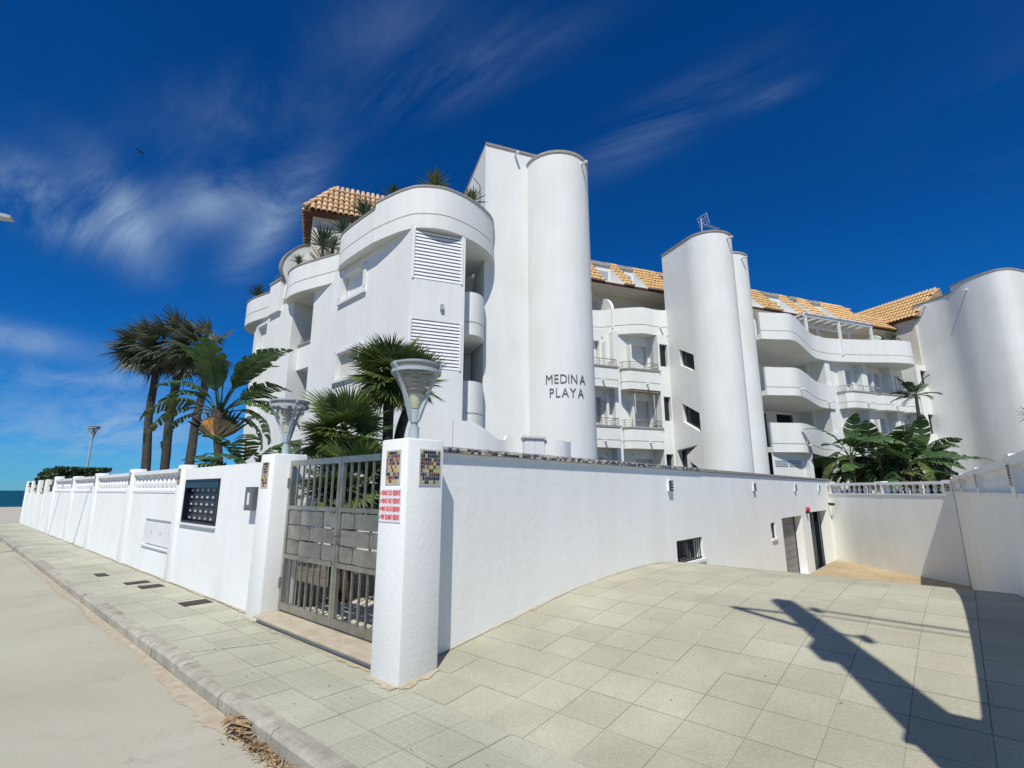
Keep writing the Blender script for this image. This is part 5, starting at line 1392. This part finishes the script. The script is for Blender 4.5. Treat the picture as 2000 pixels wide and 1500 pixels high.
# banana like plants (white bird of paradise)
def paddle_mesh(name, mt, pet, L_, W_, arc, torn, seed):
    """petiole and blade in the local xz plane: grows along +x, bends down by `arc`; blade slit into strips"""
    rr = random.Random(seed); vs = []; fs = []
    tot = pet + L_
    def P(s):
        t = s / tot; a = arc * t * t
        return Vector((s * math.cos(a * .55), 0, -s * math.sin(a * .55)))
    def T(s): return (P(s + .01) - P(s - .01)).normalized()
    k = 6; pp = [P(pet * i / k) for i in range(k + 1)] + [P(pet + L_ * i / 8) for i in range(1, 9)]
    rs = [.030 - .012 * i / 6 for i in range(k + 1)] + [.016 * (1 - i / 9) for i in range(1, 9)]
    m = MB().tube(pp, rs, 5, False); vs += m.v; fs += m.f
    n = 13
    for sgn in (-1, 1):
        for i in range(n):
            s0 = pet + L_ * i / n; s1 = pet + L_ * (i + (.97 if rr.random() > torn else .72)) / n
            def hw(s):
                t = (s - pet) / L_
                return W_ * max(.02, math.sin(math.pi * min(1, max(0, t)) ** .75) ** .75)
            sag = rr.uniform(.05, .30) + (.35 if torn > .5 else 0); lean = rr.uniform(.02, .09)
            o = len(vs)
            for q in (0, .55, 1):
                for s in (s0, s1):
                    t_ = T(s); up_ = Vector((-t_.z, 0, t_.x))
                    if up_.z < 0: up_ = -up_
                    w_ = hw(s) * q
                    vs.append(P(s) + Vector((0, sgn * w_ * .96, 0)) + up_ * (w_ * .35 * (1 - q * .5) - sag * w_ * q) + t_ * (w_ * (.35 + lean * rr.uniform(0, 1)) * q))
            fs += [(o, o + 1, o + 3, o + 2), (o + 2, o + 3, o + 5, o + 4)]
    return mesh_of(name, vs, fs, mt, None, True, 60)
PM = [paddle_mesh('paddle_leaf', BAN, .65, 1.45, .36, .7, .12, 81), paddle_mesh('paddle_leaf', BAN, .7, 1.5, .34, 1.35, .75, 82), paddle_mesh('paddle_leaf', BAN, .7, 1.35, .34, 1.0, .4, 83), paddle_mesh('paddle_leaf', BANY, .6, 1.25, .30, 1.5, .7, 84)]
def paddle_plant(root, base, n, s, seed, plane=None, els=(15, 82), stem=0):
    rr = random.Random(seed)
    for k in range(n):
        f = k / max(1, n - 1)
        if plane is not None:   # fan arrangement in one plane
            a = R_(els[0] + (180 - 2 * els[0]) * f); d = plane * math.cos(a) + Vector((0, 0, math.sin(a))) + FH * rr.uniform(-.35, .2)
        else:
            az = rr.uniform(0, 6.28); el = R_(rr.uniform(*els)); d = Vector((math.cos(az) * math.cos(el), math.sin(az) * math.cos(el), math.sin(el)))
        q = s * rr.uniform(.8, 1.15)
        inst('leaf', PM[rr.choice((0, 0, 1, 2, 2, 3) if rr.random() < .75 else (1, 3))], root, Vector(base) + Vector((rr.uniform(-.08, .08), rr.uniform(-.08, .08), rr.uniform(-.1, .1))) * s, orient(d, rr.uniform(-.7, .7)), (q, q, q))
t0 = atY(428, 905, 14); t1_ = atY(425, 862, 14)
bn = thing('banana_plant', 'tall banana like plant with orange dry bracts above the street wall', 'plant', (t0.x, t0.y, .06))
build(MB().tube([(t0.x, t0.y, .06), tuple(t0), tuple(t1_), tuple(atY(430, 800, 14))], [.13, .10, .11, .16], 10), 'trunk', TRUNKW, bn, smooth=True)
cr = atY(428, 812, 14)
rr = random.Random(3)
for k in range(16):
    a = R_(30 + k * 8); d = RT * math.cos(a) + Vector((0, 0, math.sin(a)))
    q0 = t1_ + Vector((0, 0, .05)); build(MB().tube([q0 + FH * rr.uniform(-.15, .05), q0 + d * .45, q0 + d * rr.uniform(.8, 1.1)], [.07, .075, .01], 6), 'bract', BRACT if k in (9, 10, 11, 12, 13) else mat('green_bract', (.08, .075, .035), .7, .2, 6), bn, smooth=True)
for k, (a, ln, mi) in enumerate(((60, 1.25, 0), (74, 1.32, 2), (92, 1.2, 0), (36, 1.1, 2), (82, 1.12, 0), (66, 1.2, 0), (98, 1.05, 2), (48, 1.05, 2), (28, 1.0, 1), (14, .95, 1), (128, .95, 1), (148, 1.0, 3), (160, 1.05, 3), (40, .9, 1), (112, 1.0, 1), (172, .9, 3), (75, 1.0, 2), (5, .8, 1))):
    d = RT * math.cos(R_(a)) + Vector((0, 0, math.sin(R_(a)))) + FH * rr.uniform(-.4, .1)
    inst('leaf', PM[mi], bn, cr + Vector((0, 0, rr.uniform(-.15, .1))), orient(d, rr.uniform(-.5, .5)), (ln, ln, ln))
b2 = thing('banana_plant', 'lower clump of banana leaves between the tall plant and the pillar lamp', 'plant', tuple(atY(478, 930, 12.5).xy) + (.06,))
c = atY(478, 940, 12.5); paddle_plant(b2, (c.x, c.y, 1.75), 14, .85, 14, RT, (20, 80))
build(MB().tube([(c.x, c.y, .06), (c.x, c.y, 1.8)], .10, 8), 'stem', TRUNKW, b2, smooth=True)
b3 = thing('banana_plant', 'small dark paddle leaf plant beside the seaward pillar', 'plant', tuple(atY(515, 930, 10.5).xy) + (.06,))
c = atY(515, 930, 10.5); paddle_plant(b3, (c.x, c.y, 1.5), 8, .62, 15, RT, (35, 80))
build(MB().tube([(c.x, c.y, .06), (c.x, c.y, 1.6)], .08, 8), 'stem', TRUNKW, b3, smooth=True)
# right hand clump behind the ramp end wall
b4 = thing('banana_plant', 'large dark clump of banana leaves behind the ramp end wall', 'plant', (27.5, -1.0, .9))
rr = random.Random(8)
for k in range(12):
    c = atY(1668 + k * 14, 938, 24 + rr.uniform(-1.2, 1.6)); hgt = rr.uniform(2.3, 3.3)
    build(MB().tube([(c.x, c.y, .9), (c.x + rr.uniform(-.1, .1), c.y, hgt)], [.10, .07], 7), 'stem', TRUNKW, b4, smooth=True)
    paddle_plant(b4, (c.x, c.y, hgt - .1), 11, 1.1, 100 + k, None, (-12, 78))
# slim palm
kb = atY(1797, 830, 24.5)
b5 = thing('slim_palm', 'slim young palm in front of the dark windows at right', 'palm', (kb.x, kb.y, .9))
FEATH = leafmat('feather_palm_green', (.05, .095, .03), (.03, .06, .022), .4)
def feather_mesh(seed):
    rr = random.Random(seed); vs = []; fs = []; L_ = 1.5; n = 26
    P = lambda t: Vector((L_ * t * (1 - .2 * t), 0, .12 * t - .55 * t * t))
    m = MB().tube([P(i / 6) for i in range(7)], [.022, .02, .017, .014, .011, .008, .004], 5, False); vs += m.v; fs += m.f
    for i in range(n):
        t = .16 + .84 * i / n
        for sg in (-1, 1):
            l = .42 * math.sin(math.pi * (.15 + .8 * t)) * rr.uniform(.85, 1.1); d = Vector((.55, sg * .85, -.30 + rr.uniform(-.12, .12))).normalized(); s_ = Vector((.9, -sg * .4, .2)).normalized()
            o = len(vs); p = P(t); vs.extend([p - s_ * .008, p + s_ * .008, p + d * l * .5 + s_ * .022, p + d * l * .5 - s_ * .022, p + d * l])
            fs.extend([(o, o + 1, o + 2, o + 3), (o + 3, o + 2, o + 4)])
    return mesh_of('feather_leaf', vs, fs, FEATH)
XM = [feather_mesh(i) for i in range(2)]
cpx = atY(1789, 772, 24.5)
build(MB().tube([(kb.x, kb.y, .9), tuple(kb), tuple(cpx)], [.12, .085, .07], 9), 'trunk', TRUNK, b5, smooth=True)
for k, (dx_, dz_, df) in enumerate(((-1, .45, .2), (-1, -.25, -.3), (-.9, .05, .3), (1, .35, -.2), (.95, .2, .3), (-.25, 1, .15), (.2, 1, -.2), (.55, .75, .2), (-.6, .7, -.3))):
    inst('leaf', XM[k % 2], b5, cpx, orient(RT * dx_ + Vector((0, 0, dz_)) + FH * df, .2), (.92, .92, .92))
# low leafy shrubs behind the end wall
def shrub(root, c, r, n, mt, seed, lw=.05, name='foliage', flat=1.0):
    rr = random.Random(seed); m = MB()
    cl = [(Vector((rr.gauss(0, .45), rr.gauss(0, .45), abs(rr.gauss(0, .5)))), rr.uniform(.25, .5)) for _ in range(14)]
    for _ in range(n):
        cc, cr_ = rr.choice(cl)
        d = Vector((rr.gauss(0, 1), rr.gauss(0, 1), rr.gauss(0, 1))).normalized()
        p = (cc + d * cr_ * rr.uniform(.6, 1)); p = Vector((p.x * r[0], p.y * r[1], p.z * r[2])) + Vector(c)
        u_ = Vector((rr.gauss(0, 1), rr.gauss(0, 1), rr.gauss(0, .6))).normalized(); w_ = u_.cross(d); w_ = w_.normalized() if w_.length > .01 else Vector((1, 0, 0))
        l = lw * rr.uniform(.7, 1.4)
        m.add([p - u_ * l, p + w_ * l * .45, p + u_ * l, p - w_ * l * .45], [(0, 1, 2, 3)])
    return build(m, name, mt, root)
# clipped hedge over the far low wall
hd = thing('hedge', 'dark green hedge growing over the far end of the street wall', 'hedge', (1.2, 28.5, .06))
rr = random.Random(11); m = MB()
for _ in range(15000):
    y = rr.uniform(24.6, 33.0)
    topz = 2.36 + .12 * math.sin(y * 2.3) + .1 * math.sin(y * 5.1 + 1) + (.14 if y < 30.3 else -.28)
    x = rr.uniform(.30, 2.2); z = rr.uniform(.9, topz)
    if rr.random() < .5: z = topz - abs(rr.gauss(0, .07))
    elif rr.random() < .7: x = .40 + abs(rr.gauss(0, .10))
    if .22 < x < .5 and z < 1.5: x = .52
    u_ = Vector((rr.gauss(0, 1), rr.gauss(0, 1), rr.gauss(0, 1))).normalized(); w_ = u_.orthogonal().normalized(); l = rr.uniform(.045, .09); p = Vector((x, y, z))
    m.add([p - u_ * l, p + w_ * l * .5, p + u_ * l, p - w_ * l * .5], [(0, 1, 2, 3)])
build(m, 'foliage', HEDG, hd); build(MB().box(.72, 2.0, 24.8, 32.8, .06, 1.9), 'woody_core', mat('hedge_core', (.022, .03, .012), .9, .2, 6), hd)
# spiky terrace plants: rosettes of narrow blades
def rosette(root, c, n, L_, seed, mt, up=(8, 85), wd=.03, stem=.0):
    rr = random.Random(seed); m = MB()
    if stem: build(MB().tube([Vector(c), Vector(c) + Vector((0, 0, stem))], .06, 7), 'stem', TRUNKW, root, smooth=True)
    c = Vector(c) + Vector((0, 0, stem))
    for k in range(n):
        az = k * 2.39996 + rr.uniform(-.2, .2); f = k / n; el = R_(up[1] + (up[0] - up[1]) * f + rr.uniform(-6, 6))
        d = Vector((math.cos(az) * math.cos(el), math.sin(az) * math.cos(el), math.sin(el))); s_ = Vector((-d.y, d.x, 0)); s_ = s_.normalized() if s_.length > .02 else Vector((1, 0, 0))
        nn = d.cross(s_); l = L_ * rr.uniform(.8, 1.1); dr = rr.uniform(.0, .16)
        pts = [c + d * l * t + Vector((0, 0, -dr * l * t * t)) for t in (0, .35, .7, 1)]
        ws = [wd * .8, wd, wd * .65, .002]
        vs = []
        for p, w_ in zip(pts, ws): vs += [p - s_ * w_ + nn * w_ * .35, p, p + s_ * w_ + nn * w_ * .35]
        m.add(vs, [q for i in range(3) for q in ((3 * i, 3 * i + 1, 3 * i + 4, 3 * i + 3), (3 * i + 1, 3 * i + 2, 3 * i + 5, 3 * i + 4))])
    build(m, 'foliage', mt, root)
def on_terrace(px, py, z):
    """terrace soil level z: go a little inwards from the parapet edge"""
    p = gz(px, py, z); return p
for (px, py, z, L_, n, mt, stem, lab, sd_) in (
        (850, 372, 10.34, .62, 60, YUCY, .12, 'yellow green yucca on top of the rounded terrace corner', 1),
        (922, 398, 10.34, .55, 40, YUCY, .05, 'yellow green yucca on the terrace beside the square tower', 2),
        (768, 388, 10.34, .50, 40, YUC, .05, 'dark yucca on the terrace right of the tiled penthouse roof', 3),
        (712, 425, 10.16, .75, 70, YUC, .05, 'dark spiky plant on the terrace just below the tiled roof edge', 4),
        (672, 455, 10.16, .8, 70, YUC, .0, 'spiky plant at the bend of the wavy terrace parapet', 5),
        (630, 488, 10.16, 1.0, 95, YUC, .15, 'largest dark spiky plant on the wavy terrace', 6),
        (650, 487, 10.16, .62, 50, mat('grey_green_blade', (.13, .17, .12), .6, .15, 3), .05, 'grey green spiky plant tucked into the terrace bend', 7),
        (583, 514, 10.16, .48, 26, YUC, .0, 'small thin spiky plant at the seaward end of the wavy terrace', 8),
        (503, 578, 10.2, .75, 60, YUC, .0, 'dark spiky plant on the farthest seaward terrace', 9)):
    if px > 760: q = gz(px, py, z); d = pray(px, py); p = q + d * (.42 / math.hypot(d.x, d.y))
    else: p = hitp(px, py, Vector((6.0 if px < 520 else 5.85 if px > 600 else 5.7, 0, 0)), Vector((1, 0, 0)))
    r = thing('terrace_plant', lab, 'plant', (p.x, p.y, 9.39), 'spiky plants on the wing terrace')
    build(MB().lathe([(0, 0), (.11, 0), (.15, .5), (.13, .5), (.12, .46), (0, .46)], (p.x, p.y, 9.385), 14), 'pot', TPL, r, smooth=True)
    rosette(r, (p.x, p.y, 9.84), n, L_, sd_, mt, stem=p.z + stem - 9.84)
tp_ = thing('potted_shrub', 'leafy potted shrub on the upper right terrace under the rounded divider', 'plant', bw(18.3, -.6, 9.38))
shrub(tp_, bw(18.3, -.6, 10.35), (.55, .45, .5), 900, HEDG, 5, .055); build(MB().lathe([(0, 0), (.2, 0), (.26, .6), (0, .6)], bw(18.3, -.6, 9.38), 12), 'pot', TPL, tp_, smooth=True); build(MB().tube([bw(18.3, -.6, 9.9), bw(18.3, -.6, 10.5)], .04, 6), 'stem', TRUNKW, tp_)
ey = atY(2014, 812, 21); sp = thing('yucca', 'spiky yucca at the right edge in front of the round tower', 'plant', (ey.x, ey.y, .9))
build(MB().tube([(ey.x, ey.y, .9), tuple(ey)], .07, 8), 'stem', TRUNKW, sp, smooth=True); rosette(sp, ey, 50, .6, 44, YUC, (-30, 85))
# ------------------------------------------------------------------ street furniture, poles
fl_ = atY(184, 834, 26); fz = .0
fp_ = thing('street_lamp', 'slim grey promenade lamp post with cone lantern beyond the hedge', 'lamp', (fl_.x, fl_.y, .06))
build(MB().tube([(fl_.x, fl_.y, .06), (fl_.x, fl_.y, fl_.z - .60)], [.065, .04], 8), 'pole', LAMPG, fp_, smooth=True)
lantern(fp_, (fl_.x, fl_.y, fl_.z - .66), .05, R_(40), .56)
def road_lamp(loc, head, lab):
    r = thing('street_lamp', lab, 'lamp', loc)
    L0 = Vector(loc); hd_ = Vector(head)
    build(MB().tube([L0, Vector((L0.x, L0.y, hd_.z - .35)), Vector((L0.x, L0.y, hd_.z)).lerp(hd_, .15), hd_ + (Vector((L0.x, L0.y, hd_.z)) - hd_).normalized() * .25], [.09, .06, .045, .035], 10), 'pole', GREYP, r, smooth=True)
    d = (hd_ - Vector((L0.x, L0.y, hd_.z))).normalized(); s_ = Vector((-d.y, d.x, 0))
    fr = lambda a, b, c: hd_ + d * a + s_ * b + Vector((0, 0, c))
    build(MB().box(-.32, .32, -.12, .12, -.02, .05, fr).box(-.24, .24, -.09, .09, .05, .08, fr), 'head', GREYP, r, fix=True)
    build(MB().box(-.26, .2, -.09, .09, -.05, -.021, fr), 'glass', CLEAR, r, fix=True)
h1 = atY(-4, 424, 11.4)
road_lamp((-6.1, h1.y + 1.2, -.12), (h1.x - .05, h1.y, h1.z), 'street lamp whose grey head just enters at the left edge of the sky')
road_lamp((-5.9, 19.0, -.12), (-4.2, 18.6, 9.6), 'tall street lamp across the road beyond the left edge')
# concrete utility pole behind the camera, known by its shadow on the driveway
CONC = mat('pole_concrete', (.36, .345, .31), .9, .08, 6, .3, 30)
PX, PY, PH = -.80, -5.0, 7.72
up_ = thing('utility_pole', 'concrete utility pole behind the viewer casting its shadow on the driveway', 'pole', (PX, PY, 0))
m = MB()
def sq(z, a, b): return [(PX - a, PY - b, z), (PX + a, PY - b, z), (PX + a, PY + b, z), (PX - a, PY + b, z)]
m.add(sq(-.05, .17, .21) + sq(PH * .5, .12, .15) + sq(PH, .075, .095), [(i * 4 + j, i * 4 + (j + 1) % 4, (i + 1) * 4 + (j + 1) % 4, (i + 1) * 4 + j) for i in range(2) for j in range(4)] + [(8, 9, 10, 11)])
build(m, 'shaft', CONC, up_)
build(MB().tube([(PX, PY + .10, 6.95), (PX, PY + .72, 6.84)], .03, 6), 'bracket_arm', STEEL, up_); build(MB().tube([(PX, PY + .12, 6.3), (PX, PY + .68, 6.82)], .04, 6), 'bracket_brace', STEEL, up_)
build(MB().tube([(PX, PY - .1, 6.3), (PX, PY - .36, 6.24)], .025, 6).tube([(PX, PY - .34, 6.14), (PX, PY - .34, 6.32)], .05, 8), 'insulator', STEEL, up_)
build(MB().tube([(PX, PY - .09, 7.35), (PX, PY - .26, 7.38)], .02, 6).tube([(PX, PY - .26, 7.3), (PX, PY - .26, 7.46)], .05, 8), 'insulator', STEEL, up_)
build(MB().box(PX - .12, PX + .12, PY + .13, PY + .24, 5.3, 5.7), 'junction_box', STEEL, up_)
for i, (z, y0) in enumerate(((7.42, -.26), (7.36, -.26), (7.1, -.1))):
    cb = thing('overhead_cable', ('upper', 'middle', 'lower')[i] + ' thin overhead cable running from the utility pole', 'cable', (PX, PY - 20, z))
    build(MB().tube([(PX, PY + y0 - 40 * t, z - 3.0 * t * (1 - t) + .6 * t) for t in [k / 16 for k in range(17)]], .013, 5), 'wire', BLACKM, cb)
nbk = thing('corner_block', 'white wall block of the neighbouring plot at the right of the driveway mouth', 'wall', (-.1, -6, 0))
build(MB().box(-.45, .0, -7.6, -4.52, -.02, 2.97), 'block', WALLW, nbk); build(MB().box(-.48, .03, -7.63, -4.49, 2.97, 3.03), 'cap', STONE, nbk)
# neighbouring hut beyond the right wall
ht = thing('garden_hut', 'small hut with terracotta roof peeping over the right hand balustrade', 'hut', (16, -6.2, 0))
h0 = hitp(1965, 895, Vector((14, -5.6, 0)), Vector((0, 1, 0)))
build(MB().box(11.2, 15.5, -7.5, -5.4, 0, 1.95), 'wall', WALLW, ht)
build(MB().box(11.0, 15.7, -7.7, -5.2, 1.95, 2.02), 'roof_slab', SMOOTHW, ht)
build(MB().box(11.4, 13.0, -7.3, -5.5, 2.02, 2.16), 'tile_course', TPL, ht)
# wind blown dry leaves by the kerb
dl = MB(); rr = random.Random(77)
DRY = mat('dry_leaf', (.36, .26, .14), .9, .25, 30, col2=(.17, .115, .065))
def fleck(mb, x, y, z, l, rr):
    u_ = Vector((rr.gauss(0, 1), rr.gauss(0, 1), rr.gauss(0, .25))).normalized(); w_ = u_.cross(Vector((0, 0, 1))).normalized(); p = Vector((x, y, z))
    mb.add([p - u_ * l, p + w_ * l * .22 + Vector((0, 0, l * .25)), p + u_ * l, p - w_ * l * .22 + Vector((0, 0, l * .1))], [(0, 1, 2, 3)])
for _ in range(520):
    y = .45 - abs(rr.gauss(0, .7)); x = -1.07 - abs(rr.gauss(0, .045)) - max(0, -.3 - y) * .04
    fleck(dl, x, y, -.117 + abs(rr.gauss(0, .018)), rr.uniform(.01, .04), rr)
for _ in range(26): 
    fleck(dl, -1.12 + rr.uniform(-.03, .02), .45 + rr.uniform(-.2, .12), -.08 + rr.uniform(0, .06), rr.uniform(.05, .11), rr)
build(dl, 'dry_leaf_drift', DRY, kind='stuff')
dl = MB()
for _ in range(170):
    if rr.random() < .5: x, y, z = rr.uniform(-.85, .1), rr.uniform(-3, 9), .006
    elif rr.random() < .6: x, y, z = rr.uniform(-3.5, -1.1), rr.uniform(-1, 14), -.112
    else:
        x, y = rr.uniform(.1, 8), rr.uniform(-3.6, .15); z = dz(x, y) + .006
    fleck(dl, x, y, z, rr.uniform(.008, .022), rr)
build(dl, 'scattered_leaf_litter', DRY, kind='stuff')
# gutter dust along the kerb
GUT = mat('gutter_silt', (.37, .30, .20), .95, .2, 9, .3, 40, col2=(.44, .40, .31))
m = MB(); rr = random.Random(4); P0 = []; P1 = []
for i in range(601):
    y = -2 + i * .03; w_ = .03 + .07 * abs(math.sin(y * .9)) + rr.uniform(0, .03) + .06 * math.exp(-((y - .9) / 1.1) ** 2) * (1 + .4 * math.sin(y * 9))
    P0.append((-1.052, y, -.116)); P1.append((-1.052 - w_, y, -.1252))
n = len(P0); m.add(P0 + P1, [(i, i + 1, n + i + 1, n + i) for i in range(n - 1)])
build(m, 'gutter_silt', GUT, kind='stuff')
# bird in the sky
bc = atY(275, 297, 40); bi = thing('bird', 'small dark bird flying in the blue sky at upper left', 'bird', bc)
bmz = MB().tube([bc - RT * .22, bc - RT * .1, bc + RT * .08, bc + RT * .2], [.01, .05, .045, .008], 6)
build(bmz, 'body', BLACKM, bi, smooth=True)
for sg in (-1, 1):
    w = MB(); w.add([bc + RT * .08, bc - RT * .08, bc + FH * sg * .28 + Vector((0, 0, .12)) - RT * .02, bc + FH * sg * .55 + Vector((0, 0, .05)) - RT * .10], [(0, 1, 3, 2)]); build(w, 'wing', BLACKM, bi)

# sandy dirt gathered at the foot of the walls, pale cement trace across the sidewalk
DUST = mat('wall_foot_dust', (.40, .33, .22), .95, .2, 14, .3, 40, col2=(.46, .42, .32))
rr = random.Random(19)
def dust(p0, p1, out, w0, w1, zf):
    p0 = Vector((*p0, 0)); p1 = Vector((*p1, 0)); out = Vector((*out, 0)); n = max(4, int((p1 - p0).length / .06)); A = []; Bq = []
    for i in range(n + 1):
        p = p0.lerp(p1, i / n); w = rr.uniform(w0, w1) * (1 + .6 * math.sin(i * .21)); q = p + out * w
        A.append((p.x, p.y, zf(p) + .008)); Bq.append((q.x, q.y, zf(q) + .0045))
    m = MB(); m.add(A + Bq, [(i, i + 1, n + 2 + i, n + 1 + i) for i in range(n)]); return m
m = MB()
for a in (((.249, 3.62), (.249, 24.5), (-1, 0), .015, .06, lambda p: 0), ((.0, .43), (.0, .0), (-1, 0), .03, .09, lambda p: 0), ((.099, 3.15), (.099, .45), (-1, 0), .02, .06, lambda p: 0), ((.13, 3.6), (.13, 3.16), (-1, 0), .02, .06, lambda p: 0),
          ((.44, 0), (.0, 0), (0, -1), .02, .07, lambda p: dz(p.x, p.y)), ((6, .239), (.45, .239), (0, -1), .008, .03, lambda p: dz(p.x, p.y))):
    d_ = dust(*a); m.add(d_.v, d_.f)
build(m, 'wall_foot_dust', DUST, kind='stuff')
c0_, c1_ = gz(345, 1277), gz(545, 1254)
d_ = (c1_ - c0_).normalized(); s_ = Vector((-d_.y, d_.x, 0)); m = MB(); A = []; Bq = []
for i in range(31):
    p = c0_.lerp(c1_, i / 30) + s_ * rr.uniform(-.006, .006); w = rr.uniform(.006, .016); A.append((p.x - s_.x * w, p.y - s_.y * w, .0055)); Bq.append((p.x + s_.x * w, p.y + s_.y * w, .0055))
m.add(A + Bq, [(i, i + 1, 32 + i, 31 + i) for i in range(30)])
build(m, 'cement_trace', mat('cement_trace', (.62, .60, .52), .9, .1, 9), walk)
